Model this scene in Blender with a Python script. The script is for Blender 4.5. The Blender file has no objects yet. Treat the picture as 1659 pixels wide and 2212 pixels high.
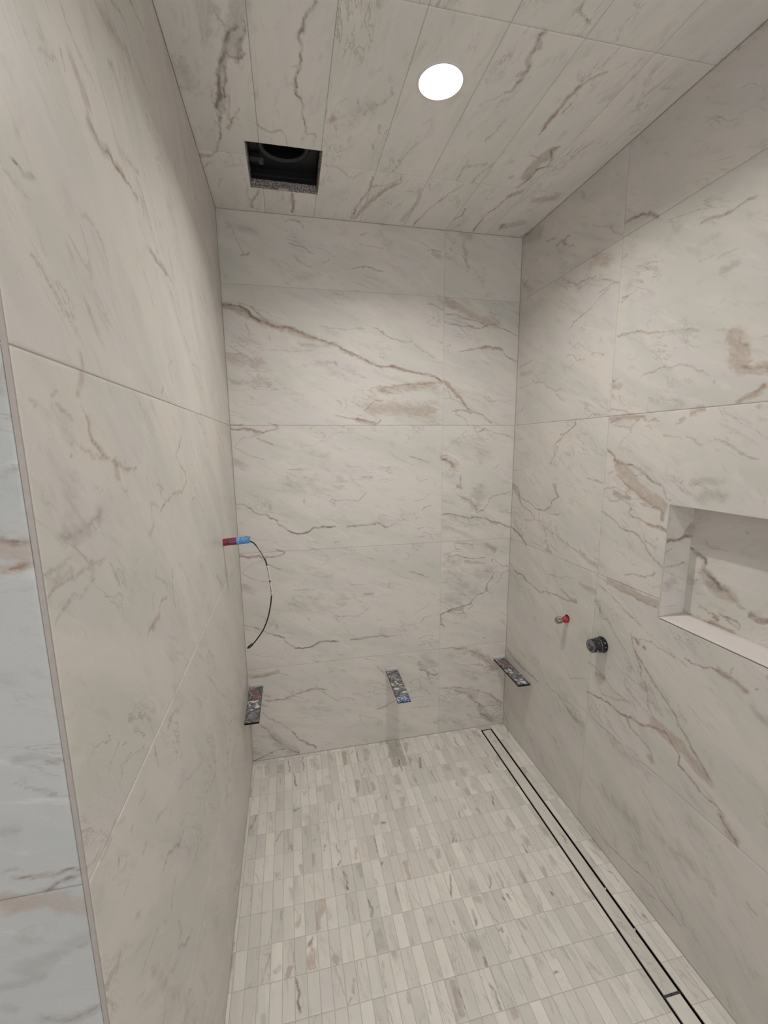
import bpy, bmesh, math, random
import numpy as np
from mathutils import Vector, Matrix

random.seed(7)
rng = np.random.default_rng(7)
SC = bpy.context.scene

# ------------------------------------------------------------------ camera
FPX, PPX, PPY, IW, IH = 933.69, 825.954, 1124.42, 1659.0, 2212.0
YAW, PITCH, ROLL = 0.21075, -0.17099, -0.01035
CAM = np.array([0.25142, -2.10472, 1.61363])
cy, sy = math.cos(YAW), math.sin(YAW)
f0 = np.array([sy, cy, 0.0]); r0 = np.array([cy, -sy, 0.0]); u0 = np.array([0, 0, 1.0])
f1 = math.cos(PITCH) * f0 + math.sin(PITCH) * u0
u1 = -math.sin(PITCH) * f0 + math.cos(PITCH) * u0
r2 = math.cos(ROLL) * r0 + math.sin(ROLL) * u1
u2 = -math.sin(ROLL) * r0 + math.cos(ROLL) * u1
RM = np.array([r2, u2, f1])
cd = bpy.data.cameras.new('camera')
cd.sensor_fit = 'HORIZONTAL'; cd.sensor_width = 36.0
cd.lens = FPX / IW * 36.0
cd.shift_x = (IW / 2 - PPX) / IW
cd.shift_y = (PPY - IH / 2) / IW
cd.clip_start = 0.02
cam = bpy.data.objects.new('camera', cd); SC.collection.objects.link(cam)
cam.matrix_world = Matrix(((r2[0], u2[0], -f1[0], CAM[0]), (r2[1], u2[1], -f1[1], CAM[1]),
                           (r2[2], u2[2], -f1[2], CAM[2]), (0, 0, 0, 1)))
SC.camera = cam

# ------------------------------------------------------------------ view, world
vs = SC.view_settings
vs.view_transform = 'Standard'; vs.look = 'None'; vs.gamma = 1.0; vs.use_curve_mapping = False
vs.exposure = -0.08
world = bpy.data.worlds.new('world'); SC.world = world; world.use_nodes = True
world.node_tree.nodes['Background'].inputs[0].default_value = (0.75, 0.85, 1.0, 1)
world.node_tree.nodes['Background'].inputs[1].default_value = 0.3

# ------------------------------------------------------------------ room dimensions (metres)
W, H = 1.41333, 2.60261
Z4 = 0.51167; Z3, Z2, Z1 = Z4 + .6, Z4 + 1.2, Z4 + 1.8
VJ = 1.016           # vertical joint of the back wall
RJ = 0.684           # vertical joint of the right wall
LE = 1.61387         # left wall ends here
NT, NB, NL, ND = 1.42338, 1.05208, 0.98236, 0.095
NR = 1.62            # far end of the niche
YF = -3.9            # front wall of the bathroom outside the shower
LAMP = (0.710, -0.790)

def area(name, loc, rot, size, power, col, shape='DISK', sy_=None):
    l = bpy.data.lights.new(name, 'AREA'); l.shape = shape; l.size = size
    if sy_: l.size_y = sy_
    l.energy = power; l.color = col
    o = bpy.data.objects.new(name, l); o.location = loc; o.rotation_euler = rot
    SC.collection.objects.link(o); return o
area('shower_lamp_light', (LAMP[0], LAMP[1], H - .012), (0, 0, 0), .035, 7.0, (1.0, .975, .945))
bpy.data.lights['shower_lamp_light'].spread = math.radians(140)
area('bathroom_lamp_light', (0.55, -2.45, H - .012), (0, 0, 0), .14, 6.8, (1.0, .98, .96))
area('added_fill_light', (0.2, YF + .03, 1.45), (math.radians(90), 0, math.radians(180)), 1.5, 14.0,
     (.98, .99, 1.0), 'RECTANGLE', 1.3)  # unseen fill light added behind the camera to raise the ambient level

# ------------------------------------------------------------------ helpers
def ray(px, py):
    return np.array([(px - PPX) / FPX, -(py - PPY) / FPX, 1.0]) @ RM
def on_plane(px, py, ax, v):
    d = ray(px, py); t = (v - CAM[ax]) / d[ax]; return CAM + t * d

def link(o, parent=None):
    SC.collection.objects.link(o)
    if parent is not None: o.parent = parent
    return o
def tag(o, label=None, cat=None, group=None, kind=None):
    if label: o['label'] = label
    if cat: o['category'] = cat
    if group: o['group'] = group
    if kind: o['kind'] = kind
    return o
def empty(name, loc, label, cat, group=None):
    o = bpy.data.objects.new(name, None); o.empty_display_size = .05
    o.location = loc; link(o); return tag(o, label, cat, group)
def from_bm(name, bm, mat, parent=None, smooth=False, bevel=0.0):
    if bevel > 0:
        bmesh.ops.bevel(bm, geom=[e for e in bm.edges if e.calc_face_angle(0) > .6], offset=bevel, segments=2, affect='EDGES')
    me = bpy.data.meshes.new(name); bm.to_mesh(me); bm.free()
    if smooth:
        for p_ in me.polygons: p_.use_smooth = True
        me.set_sharp_from_angle(angle=math.radians(40))
    me.materials.append(mat)
    o = bpy.data.objects.new(name, me); link(o, parent); return o
def bx(bm, lo, hi):
    vv = [bm.verts.new((x, y, z)) for x in (lo[0], hi[0]) for y in (lo[1], hi[1]) for z in (lo[2], hi[2])]
    for f in ((0, 1, 3, 2), (4, 6, 7, 5), (0, 4, 5, 1), (2, 3, 7, 6), (0, 2, 6, 4), (1, 5, 7, 3)):
        bm.faces.new([vv[i] for i in f])
def box(name, lo, hi, mat, parent=None, bevel=0.0):
    bm = bmesh.new(); bx(bm, lo, hi); return from_bm(name, bm, mat, parent, bevel=bevel)
def lathe(bm, prof, axis, origin, seg=40, wob=0.0):
    """prof = list of (distance along axis, radius)"""
    a = Vector(axis).normalized(); t = a.orthogonal().normalized(); b = a.cross(t)
    rings = []
    for s, r in prof:
        c = Vector(origin) + a * s
        if r < 1e-6: rings.append([bm.verts.new(c)]); continue
        rings.append([bm.verts.new(c + (t * math.cos(2 * math.pi * k / seg) + b * math.sin(2 * math.pi * k / seg))
                                   * (r + wob * math.sin(k * 2.3 + s * 900))) for k in range(seg)])
    for A, B in zip(rings[:-1], rings[1:]):
        for k in range(seg):
            k2 = (k + 1) % seg
            if len(A) == 1 and len(B) == 1: continue
            if len(A) == 1: bm.faces.new((A[0], B[k], B[k2]))
            elif len(B) == 1: bm.faces.new((A[k], B[0], A[k2]))
            else: bm.faces.new((A[k], B[k], B[k2], A[k2]))
def tube(bm, pts, rad, seg=12):
    pts = [Vector(p_) for p_ in pts]; prev = None; rings = []
    for i, p_ in enumerate(pts):
        d = (pts[min(i + 1, len(pts) - 1)] - pts[max(i - 1, 0)]).normalized()
        n = d.orthogonal().normalized() if prev is None else (prev - d * prev.dot(d)).normalized()
        prev = n; b = d.cross(n); r = rad[i] if hasattr(rad, '__len__') else rad
        rings.append([bm.verts.new(p_ + (n * math.cos(2 * math.pi * k / seg) + b * math.sin(2 * math.pi * k / seg)) * r) for k in range(seg)])
    for A, B in zip(rings[:-1], rings[1:]):
        for k in range(seg): bm.faces.new((A[k], B[k], B[(k + 1) % seg], A[(k + 1) % seg]))
    bm.faces.new(rings[0][::-1]); bm.faces.new(rings[-1])

# ------------------------------------------------------------------ materials
class NT_:
    def __init__(s, name):
        s.m = bpy.data.materials.new(name); s.m.use_nodes = True
        s.t = s.m.node_tree; s.b = s.t.nodes['Principled BSDF']
    def n(s, typ, **kw):
        o = s.t.nodes.new(typ)
        for k, v in kw.items():
            if k.startswith('i_'):
                key = k[2:]; key = int(key) if key.isdigit() else key.replace('_', ' ')
                s.put(o.inputs[key], v)
            else: setattr(o, k, v)
        return o
    def put(s, sock, v):
        if isinstance(v, bpy.types.NodeSocket): s.t.links.new(v, sock)
        else: sock.default_value = v
    def math(s, op, a, b=None, c=None, clamp=False):
        o = s.t.nodes.new('ShaderNodeMath'); o.operation = op; o.use_clamp = clamp
        s.put(o.inputs[0], a)
        if b is not None: s.put(o.inputs[1], b)
        if c is not None: s.put(o.inputs[2], c)
        return o.outputs[0]
    def ramp(s, v, lo, hi, a=0.0, b=1.0):
        o = s.t.nodes.new('ShaderNodeMapRange'); o.interpolation_type = 'SMOOTHSTEP'
        for i, x in enumerate((v, lo, hi, a, b)): s.put(o.inputs[i], x)
        return o.outputs[0]
    def mix(s, fac, a, b):
        o = s.t.nodes.new('ShaderNodeMix'); o.data_type = 'RGBA'
        s.put(o.inputs[0], fac)
        s.put(o.inputs[6], a if isinstance(a, bpy.types.NodeSocket) else (*a, 1))
        s.put(o.inputs[7], b if isinstance(b, bpy.types.NodeSocket) else (*b, 1))
        return o.outputs[2]
    def noise(s, vec, scale, detail=4, rough=.55, dist=0.0):
        o = s.n('ShaderNodeTexNoise'); s.put(o.inputs['Vector'], vec)
        s.put(o.inputs['Scale'], scale); o.inputs['Detail'].default_value = detail
        o.inputs['Roughness'].default_value = rough; o.inputs['Distortion'].default_value = dist
        return o.outputs['Fac']
    def mapping(s, vec, loc=(0, 0, 0), rot=(0, 0, 0), sc=(1, 1, 1)):
        o = s.n('ShaderNodeMapping'); s.put(o.inputs[0], vec)
        o.inputs[1].default_value = loc; o.inputs[2].default_value = rot; o.inputs[3].default_value = sc
        return o.outputs[0]

def plain(name, col, rough=.5, metal=0.0, var=0.06, scale=30, bump=0.0):
    k = NT_(name); tc = k.n('ShaderNodeTexCoord').outputs['Object']
    nz = k.noise(tc, scale, 5)
    a = tuple(max(0, c * (1 - var)) for c in col); b = tuple(min(1, c * (1 + var)) for c in col)
    k.put(k.b.inputs['Base Color'], k.mix(nz, a, b))
    k.b.inputs['Roughness'].default_value = rough; k.b.inputs['Metallic'].default_value = metal
    if bump:
        bn = k.n('ShaderNodeBump', i_Strength=bump, i_Distance=.002); k.put(bn.inputs['Height'], nz)
        k.put(k.b.inputs['Normal'], bn.outputs[0])
    return k.m

def marble(name, warm=(.752, .702, .650), green=(.63, .622, .568), lilac=(.70, .665, .655), angle=.35, chip=False, veins=1.0, body=1.0):
    k = NT_(name)
    uv = k.n('ShaderNodeAttribute', attribute_name='tuv').outputs['Vector']
    vn = k.n('ShaderNodeAttribute', attribute_name='vein')
    sep = k.n('ShaderNodeSeparateColor'); k.put(sep.inputs[0], vn.outputs['Color'])
    vb, vg, sb = sep.outputs[0], sep.outputs[1], sep.outputs[2]; sg = vn.outputs['Alpha']
    rot = k.mapping(uv, rot=(0, 0, angle))
    st = k.mapping(rot, sc=(1, 3.2, 1))
    # cloudy body tints
    c1 = k.ramp(k.noise(st, 2.3, 5, .55, .6), .40, .64)
    c2 = k.ramp(k.noise(k.mapping(st, loc=(3.1, 7.7, 2)), 2.9, 4, .5, .4), .46, .68)
    col = k.mix(k.math('MULTIPLY', c1, .78), warm, green)
    col = k.mix(k.math('MULTIPLY', c2, .6), col, lilac)
    # soft streaks
    s1 = k.ramp(k.noise(k.mapping(rot, loc=(1, 2, 0), sc=(1, 4.5, 1)), 5.0, 5, .62, .5), .56, .74)
    col = k.mix(k.math('MULTIPLY', s1, .42 * body), col, (.50, .46, .405))
    s2 = k.ramp(k.noise(k.mapping(rot, loc=(4, 9, 1), sc=(1, 3.2, 1)), 11.0, 5, .68, .8), .55, .70)
    col = k.mix(k.math('MULTIPLY', s2, .36 * body), col, (.52, .47, .40))
    s3 = k.ramp(k.noise(k.mapping(rot, loc=(7, 3, 2), sc=(1, 3.6, 1)), 7.0, 4, .6, .6), .57, .72)
    col = k.mix(k.math('MULTIPLY', s3, .40), col, (.80, .77, .735))
    # fine thready veins
    wz = k.noise(k.mapping(st, loc=(9, 1, 4)), 4.2, 7, .66, .9)
    rd = k.math('ABSOLUTE', k.math('SUBTRACT', wz, .5))
    msk = k.ramp(k.noise(k.mapping(rot, loc=(5, 5, 5), sc=(1, 1.6, 1)), 4.0, 3), .50, .66)
    fv = k.math('MULTIPLY', k.ramp(rd, .0, .020, 1, 0), msk)
    col = k.mix(k.math('MULTIPLY', fv, .5 * veins), col, (.30, .24, .19))
    # traced markings carried by the mesh: ragged edge from noise
    n1 = k.noise(uv, 130, 3, .68); n4 = k.noise(k.mapping(uv, loc=(3, 1, 8)), 26, 3, .6)
    n5 = k.noise(k.mapping(rot, loc=(2, 6, 8), sc=(1, 1.7, 1)), 30, 6, .74, .5); n2 = k.noise(k.mapping(rot, sc=(1, 2.5, 1)), 38, 5, .65, .4)
    n3 = k.noise(k.mapping(rot, sc=(1, 2.2, 1)), 16, 6, .7, .8)
    e3 = k.math('MULTIPLY', k.math('SUBTRACT', n3, .5), 1.5)
    sbm = k.math('MULTIPLY', k.ramp(k.math('ADD', sb, k.math('MULTIPLY', e3, k.ramp(sb, 0, .15))), .10, .60), k.ramp(n5, .30, .68, .45, 1))
    sgm = k.math('MULTIPLY', k.ramp(k.math('ADD', sg, k.math('MULTIPLY', e3, k.ramp(sg, 0, .15))), .10, .60), k.ramp(n5, .30, .68, .45, 1))
    col = k.mix(k.math('MULTIPLY', sbm, .62), col, (.42, .305, .235))
    col = k.mix(k.math('MULTIPLY', sgm, .46), col, (.33, .305, .265))
    for v_, vc in ((vb, (.30, .185, .125)), (vg, (.215, .18, .155))):
        e = k.math('ADD', v_, k.math('ADD', k.math('MULTIPLY', k.math('SUBTRACT', n2, .5), .55), k.math('MULTIPLY', k.math('SUBTRACT', n1, .5), .55)))
        e = k.math('MINIMUM', e, k.math('MULTIPLY', v_, 3.0))
        core = k.math('MULTIPLY', k.ramp(e, .44, .78), k.ramp(n4, .36, .60, .30, 1))
        halo = k.math('MULTIPLY', k.ramp(e, .08, .6), k.ramp(n5, .3, .6, .12, .36))
        col = k.mix(k.math('MAXIMUM', k.math('MULTIPLY', core, .80), halo), col, vc)
    # fine grain
    g = k.noise(uv, 420, 2)
    if chip:
        z = k.n('ShaderNodeSeparateXYZ'); k.put(z.inputs[0], uv)
        wn = k.n('ShaderNodeTexWhiteNoise', noise_dimensions='1D'); k.put(wn.inputs['W'], z.outputs[2])
        tone = k.ramp(wn.outputs['Value'], 0.0, 1.0, -.11, .09)
        hs = k.n('ShaderNodeHueSaturation'); k.put(hs.inputs['Color'], col)
        k.put(hs.inputs['Value'], k.math('ADD', 1.0, tone)); col = hs.outputs[0]
    hs2 = k.n('ShaderNodeHueSaturation'); k.put(hs2.inputs['Color'], col)
    k.put(hs2.inputs['Value'], k.ramp(g, .2, .8, .975, 1.025)); col = hs2.outputs[0]
    k.put(k.b.inputs['Base Color'], col)
    k.b.inputs['Roughness'].default_value = .42
    k.b.inputs['Specular IOR Level'].default_value = .35
    return k.m

M_WALL = marble('marble_wall_tile')
M_RIGHT = marble('marble_right_wall_tile', angle=-.5)
M_LEFT = marble('marble_left_wall_tile', angle=.75, body=.8)
M_CEIL = marble("marble_ceiling_tile", warm=(.87, .835, .785), green=(.76, .755, .705), lilac=(.82, .80, .79), angle=.12, body=.7)
M_FLOOR = marble('marble_mosaic_tile', warm=(.83, .785, .72), green=(.72, .70, .645), lilac=(.79, .745, .71), angle=.12, chip=True, veins=.8)
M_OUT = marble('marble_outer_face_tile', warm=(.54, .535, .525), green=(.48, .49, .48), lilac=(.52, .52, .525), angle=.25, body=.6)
M_SILL = marble('pale_sill_slab', warm=(.78, .73, .70), green=(.76, .71, .69), lilac=(.79, .73, .71), angle=.2, veins=.2)
M_GROUT = plain('pale_grout', (.70, .66, .60), .8)
M_CGROUT = plain('grey_ceiling_grout', (.54, .51, .47), .8)
M_MGROUT = plain('mosaic_grout', (.62, .57, .51), .85)
M_PAINT = plain('white_wall_paint', (.80, .79, .77), .7, var=.02)
M_PROFILE = plain('brushed_edge_profile', (.47, .42, .385), .5, .25, var=.12, scale=120)
M_BLACK = plain('black_gap_shadow', (.012, .011, .010), .6)
M_DARKMETAL = plain('dark_bronze_metal', (.02, .016, .013), .35, .7, var=.3)
M_BLACKPL = plain('black_plastic', (.006, .007, .009), .42, var=.3, scale=12)
M_GREYPL = plain('dark_grey_plastic', (.022, .025, .03), .4)
M_BRASS = None
M_WHITE = plain('dried_white_thinset', (.68, .66, .64), .9, bump=.5)
M_CABLE = plain('black_cable_jacket', (.014, .012, .010), .38)

def emis(name, col, st):
    k = NT_(name); k.put(k.b.inputs['Base Color'], (1, 1, 1, 1))
    k.put(k.b.inputs['Emission Color'], (*col, 1)); k.b.inputs['Emission Strength'].default_value = st
    return k.m
M_LED = emis('lit_led_diffuser', (.97, .99, 1.0), 6.0)
M_FILLPANE = emis('added_glow_pane', (.85, .93, 1.0), 1.2)  # glowing pane of the opening added behind the camera

def splatter(name, base, spots, rough=.35, scale=60, metal=0.0):
    """spots = [(colour, noise scale, threshold, amount)]"""
    k = NT_(name); tc = k.n('ShaderNodeTexCoord').outputs['Object']
    nz = k.noise(tc, scale, 6, .65, 1.0)
    col = k.mix(k.ramp(nz, .35, .65), tuple(c * .5 for c in base), base)
    for i, (c, s_, th, am) in enumerate(spots):
        n_ = k.noise(k.mapping(tc, loc=(i * 3.7 + 1, i * 1.9, i * 5.3)), s_, 5, .62, 1.2)
        col = k.mix(k.math('MULTIPLY', k.ramp(n_, th, th + .025), am), col, c)
    k.put(k.b.inputs['Base Color'], col)
    k.b.inputs['Roughness'].default_value = rough; k.b.inputs['Metallic'].default_value = metal
    bn = k.n('ShaderNodeBump', i_Strength=.5, i_Distance=.002); k.put(bn.inputs['Height'], nz)
    k.put(k.b.inputs['Normal'], bn.outputs[0])
    return k.m
WHT = (.66, .65, .64)
M_BRK = splatter('splattered_dark_bracket', (.14, .14, .15), [((.27, .27, .29), 26, .50, .85), (WHT, 42, .60, .95), ((.45, .20, .20), 22, .64, .6), ((.015, .015, .018), 34, .60, .9)])
M_BRKB = splatter('splattered_dark_bracket_blue', (.14, .14, .15), [((.27, .27, .29), 26, .50, .85), (WHT, 42, .585, .95), ((.015, .015, .018), 34, .58, .9)])
M_BLUE = splatter('blue_paint_smear', (.10, .19, .48), [(WHT, 60, .56, .95)])
M_REDT = splatter('dark_red_tape', (.34, .035, .055), [((.55, .35, .36), 120, .66, .6), ((.16, .02, .04), 50, .56, .7)], rough=.5)
M_BLUET = splatter('light_blue_tape', (.13, .38, .78), [(WHT, 110, .60, .95)], rough=.5)
M_BLUESTRIPE = plain('blue_tape_stripe', (.07, .11, .42), .5)
M_REDP = splatter('red_plastic', (.62, .035, .06), [(WHT, 130, .68, .6)], rough=.28)
M_BRASS = splatter('dull_brass', (.55, .43, .28), [((.10, .09, .08), 90, .56, .8), (WHT, 110, .55, .85)], rough=.35, metal=.3)
M_VALVE = splatter('splattered_black_valve', (.022, .023, .028), [((.17, .17, .20), 38, .60, .6), (WHT, 55, .675, .9)], rough=.2)
M_VFACE = splatter('mortar_smeared_valve_face', (.045, .045, .05), [((.26, .26, .27), 50, .50, .7), (WHT, 75, .62, .85)], rough=.3)
M_EDGE = splatter('ragged_cement_board_edge', (.20, .18, .18), [((.62, .59, .57), 260, .50, .9), ((.40, .03, .05), 60, .60, .8), ((.03, .03, .03), 210, .60, .8)], rough=.9)

# ------------------------------------------------------------------ value noise used to make traced veins ragged
LAT = rng.random((2, 256, 256))
def vnoise(x, y, ch):
    xi = np.floor(x).astype(int); yi = np.floor(y).astype(int); fx = x - xi; fy = y - yi
    fx = fx * fx * (3 - 2 * fx); fy = fy * fy * (3 - 2 * fy); L = LAT[ch]
    a = L[xi & 255, yi & 255]; b = L[(xi + 1) & 255, yi & 255]; c = L[xi & 255, (yi + 1) & 255]; d = L[(xi + 1) & 255, (yi + 1) & 255]
    return (a * (1 - fx) + b * fx) * (1 - fy) + (c * (1 - fx) + d * fx) * fy - .5
def warp(P):
    x, y = P[:, 0], P[:, 1]; o = np.zeros_like(P)
    for s_, a in ((.045, .010), (.019, .007), (.009, .0042)):
        o[:, 0] += a * vnoise(x / s_, y / s_, 0); o[:, 1] += a * vnoise(x / s_ + 37, y / s_ + 11, 1)
    return P + o

CROPS = dict(K1=(0, 0, 1.9988), K2=(830, 0, 2.001), K3=(0, 700, 3.16), K4=(0, 1400, 2.7233), K5=(450, 450, 2.37),
             K6=(500, 1500, 2.37), K7=(1080, 400, 2.8653), K8=(1050, 1200, 2.7241), M1=(470, 900, 3.318),
             M2=(920, 900, 3.16), M3=(520, 1400, 2.8603), M4=(1280, 860, 4.3773), M5=(800, 0, 2.765),
             N6=(330, 0, 2.9105), F1=(510, 1540, 4.74), F2=(850, 1540, 4.74), F3=(480, 1860, 4.366),
             F4=(860, 1860, 4.366), F5=(1150, 1700, 4.74), E5=(1360, 1040, 5.2676))
# survey of the markings in each surface.  Every line: kind, half width mm, strength, points
# b/g = fine brown / grey vein, B/G = broad soft brown / grey patch
SURVEY = {}
def survey(surf, crop, text, shift=None):
    SURVEY.setdefault(surf, []).append((crop, text, shift))

BACK3 = """b 2 .9 90,90 150,92 220,85 280,105 330,108 400,95 435,80 430,65 380,42; b 1.5 .8 250,100 270,120 300,125; b 2 .8 285,150 340,175 400,205
B 6 .8 90,85 220,90 320,110; g 1.3 .6 110,220 200,260 340,310; G 22 .45 100,320 200,360; b 2 .9 130,622 180,635 230,655
g 1.8 .95 230,655 270,685 340,705 430,745 440,775 480,800 520,825 580,835 640,825 700,800 760,785 850,788
b 2.4 1 520,825 580,835 640,825 700,800 760,785 850,788; b 2.4 1 930,785 1000,785 1060,775 1150,768 1210,785; g 1.5 .8 1210,785 1280,772
g 1.5 .7 1440,800 1490,790 1550,798; b 2 .8 850,900 880,895; g 1.3 .5 130,830 280,880 350,885; g 1.6 .7 1060,140 1105,160
g 1.5 .8 1370,275 1440,305; b 1.8 .9 1440,305 1520,330; g 1.2 .6 1230,250 1290,300 1400,345; g 1.6 .7 510,375 560,375 620,372
g 2 .6 930,350 1040,365; g 3 .7 1040,435 1110,435; g 1.5 .7 620,590 625,620; g 1.4 .65 840,605 1000,600 1050,560 1075,545
g 1.4 .6 1410,610 1480,580 1525,545; g 1.5 .8 1460,680 1480,650 1530,635; b 1.4 .6 1430,430 1450,460 1500,455; b 1.4 .6 1540,460 1570,480
b 1.5 .7 1440,860 1490,855; G 30 .3 600,200 760,290; G 24 .3 1150,730 1350,760; g 1.3 .5 1160,700 1300,730; g 1.3 .6 110,220 190,150 270,130
G 40 .3 500,500 900,450; b 1.3 .5 280,580 300,610; g 1.2 .5 900,330 960,355"""
survey('back', 'M1', BACK3)
survey('back', 'M1', BACK3, (0, -.6))
survey('back', 'K5', """g 2.4 1 70,490 160,500 220,545 290,590; b 3.2 1 160,500 220,545 290,590 380,610 470,635 560,670 640,695 700,730 800,770 860,805 960,815 1060,840 1140,855 1195,890
b 1.6 .8 70,500 150,520 215,545 250,580 330,605; g 1.6 .8 150,480 215,500 260,540 290,575 310,600; g 1.4 .7 190,600 210,620 205,650; g 1.4 .6 210,500 320,545
B 14 .8 90,495 200,540 300,592 380,615; B 12 .8 420,625 540,665; B 9 .7 680,725 740,750; B 7 .6 860,805 1000,820; b 1.4 .6 640,700 740,740 860,790
b 2.2 .9 1205,880 1250,930 1300,980 1330,1030 1400,1060 1450,1095; b 1.5 .8 1210,890 1240,960 1300,1000; b 2 .9 1250,1040 1300,1030 1345,1045; b 1.6 .8 1265,1030 1270,1060 1310,1080 1335,1110
B 8 .7 1210,885 1300,980 1330,1030; b 2 .85 1210,535 1270,545 1310,560 1370,575 1420,600 1480,595; b 1.8 .85 1210,580 1300,600 1350,605 1400,615 1430,595
B 18 .7 1220,480 1300,520 1400,570 1480,590; g 2 .8 1480,600 1540,630 1590,655; b 1.8 .7 1215,710 1240,700; b 2 .85 1290,730 1400,710 1450,710 1500,725; B 7 .8 1400,710 1500,722
g 1.8 .8 1500,725 1540,770 1590,785; b 1.7 .8 1130,485 1165,495 1205,515; b 1.7 .8 840,600 880,625 900,650 930,665 960,675 1010,685 1045,685; g 1.3 .6 1060,695 1110,740 1160,760
b 2.4 .8 880,930 920,915 1000,905 1100,900 1190,895; b 2 .8 880,930 930,940 950,945; b 1.8 .7 800,1030 850,990 900,980; B 34 .62 830,1020 950,1030 1150,1040; B 18 .6 870,930 1000,920 1150,910
b 1.8 .85 650,1060 760,1080 820,1090 850,1105 880,1085; B 6 .8 760,1080 850,1105; b 2.2 .9 110,1105 180,1108; b 1.8 .8 310,1095 350,1105; b 1.4 .7 90,745 160,740 230,780; B 26 .5 100,765 260,790; b 1.3 .6 200,830 300,840
g 1.3 .5 120,930 350,930; B 20 .4 120,890 320,900; b 1.6 .6 90,690 160,735; b 1.4 .5 280,720 460,730 560,720; B 10 .5 460,700 620,700; B 12 .4 500,800 650,790
b 1.6 .8 420,175 480,200 540,235; b 1.4 .7 440,240 460,270 500,295 540,305; b 1.5 .8 580,280 620,265; b 1.5 .85 740,305 820,300 900,330; g 1.3 .6 800,335 860,360; g 1.8 .8 1120,215 1195,220; G 10 .8 1150,230 1190,250
g 1.6 .7 120,90 130,130 180,235; g 2 .85 165,245 210,225; g 1.8 .7 780,130 810,120; g 1.3 .6 770,180 900,210; b 1.5 .7 1300,240 1330,280 1340,310 1320,325; G 10 .5 1305,170 1330,290; g 1.8 .7 380,40 400,65 470,70 485,95
G 14 .5 110,90 240,120; G 18 .35 400,370 560,340; G 20 .4 700,450 780,470; G 26 .3 100,650 260,690; G 24 .3 620,820 740,830; b 1.4 .6 310,650 320,680; b 1.3 .5 110,1060 200,1075; g 1.3 .5 210,1010 310,1000; g 1.2 .6 560,600 700,620 800,615
g 1.2 .5 540,190 600,215 640,250; g 1.2 .5 1130,770 1200,790; G 22 .4 880,130 930,200; G 12 .6 1290,130 1340,150""")
survey('back', 'M2', """b 2 1 110,300 130,290 160,310 190,340; g 2 1 112,292 130,300; b 1.6 .8 120,265 150,270 200,290 230,330; B 14 .7 120,285 200,330; g 1.6 .9 235,400 240,440 235,490; g 4 1 210,472 240,478; g 3 1 238,465 240,490
b 1.6 .8 210,530 260,550 310,575 340,610 350,665; b 1.6 .85 350,665 400,630 430,590 440,550 500,530 570,520; G 36 .7 350,540; G 24 .6 380,480 340,620; B 12 .7 255,550 330,600; b 2 1 110,672 170,668 230,680 280,690 350,685 420,705 480,715 530,735 580,755
B 5 .7 420,705 580,755; b 1.4 .7 110,570 140,570 125,585; g 1.3 .6 125,230 200,170 280,95; g 1.6 .9 330,75 350,110 380,95 400,85; g 1.5 .7 400,80 470,110 540,120 605,140; G 60 .35 300,200 380,260; g 1.2 .6 150,370 225,368; g 1.3 .5 450,370 530,300
b 2 .9 195,860 230,858 280,870 330,885; b 1.5 .8 200,870 210,900 240,905; b 1.6 .8 110,935 160,930 200,915 250,925; b 1.8 .9 160,950 220,950 260,965 330,970 395,965; b 1.4 .7 160,975 150,960 165,930; g 1.3 .8 110,995 130,1000; b 1.6 .8 390,870 430,895 470,900 480,915
B 12 .8 420,880 475,910; b 1.4 .7 460,960 450,990 480,1020; B 8 .6 270,990 390,1000; g 1.3 .7 110,1130 150,1130; g 1.6 .9 570,1045 520,1070 510,1105 480,1135; g 1.6 .8 570,1020 520,1020 470,970; g 1.8 .9 460,1080 420,1140 410,1190 430,1205 450,1212
g 1.8 1 420,1150 400,1200 350,1215 320,1250 310,1280 250,1290 200,1300 150,1330 110,1345 100,1350; g 1.6 .9 310,1270 325,1300 290,1305; g 1.6 .9 210,1335 270,1345 240,1320; g 2.2 1 105,1350 105,1390 120,1430 100,1410
G 30 .45 200,1000 140,980; G 46 .5 180,1080 250,1150; G 34 .5 350,1080 420,1050; G 30 .5 130,1250 220,1240; G 30 .45 320,1190; b 1.4 .9 450,1240 455,1235; g 1.4 .8 390,1505 410,1510; B 7 .8 150,1330 250,1300; g 1.2 .7 250,1385 255,1390
b 1.8 .8 100,1585 220,1580 270,1575; B 7 .8 190,1582 275,1578; b 1.8 .9 270,1575 320,1605 380,1635 430,1680 460,1720; B 18 .8 330,1610 430,1670 460,1720; b 2 .9 90,1860 180,1865 280,1890 320,1915; b 1.8 .8 90,1855 200,1850 330,1865 420,1890 520,1950
b 1.8 .9 290,1910 360,1960 380,1980 480,1970 520,1975; g 2 .9 360,1960 380,2030 430,2070 470,2090; G 18 1 370,1980 400,2040 450,2075; G 26 .4 150,1640 200,1620; g 1.8 .9 470,2030 440,2060 450,2080; B 7 .7 440,1900 520,1960; G 16 .6 420,1950 520,1960
g 1.3 .6 120,2035 180,2045; g 1.3 .7 45,2080 80,2100; G 26 .5 230,1860 320,1900; G 24 .4 250,1760 340,1780; G 22 .5 100,2060 260,2100""")
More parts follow.
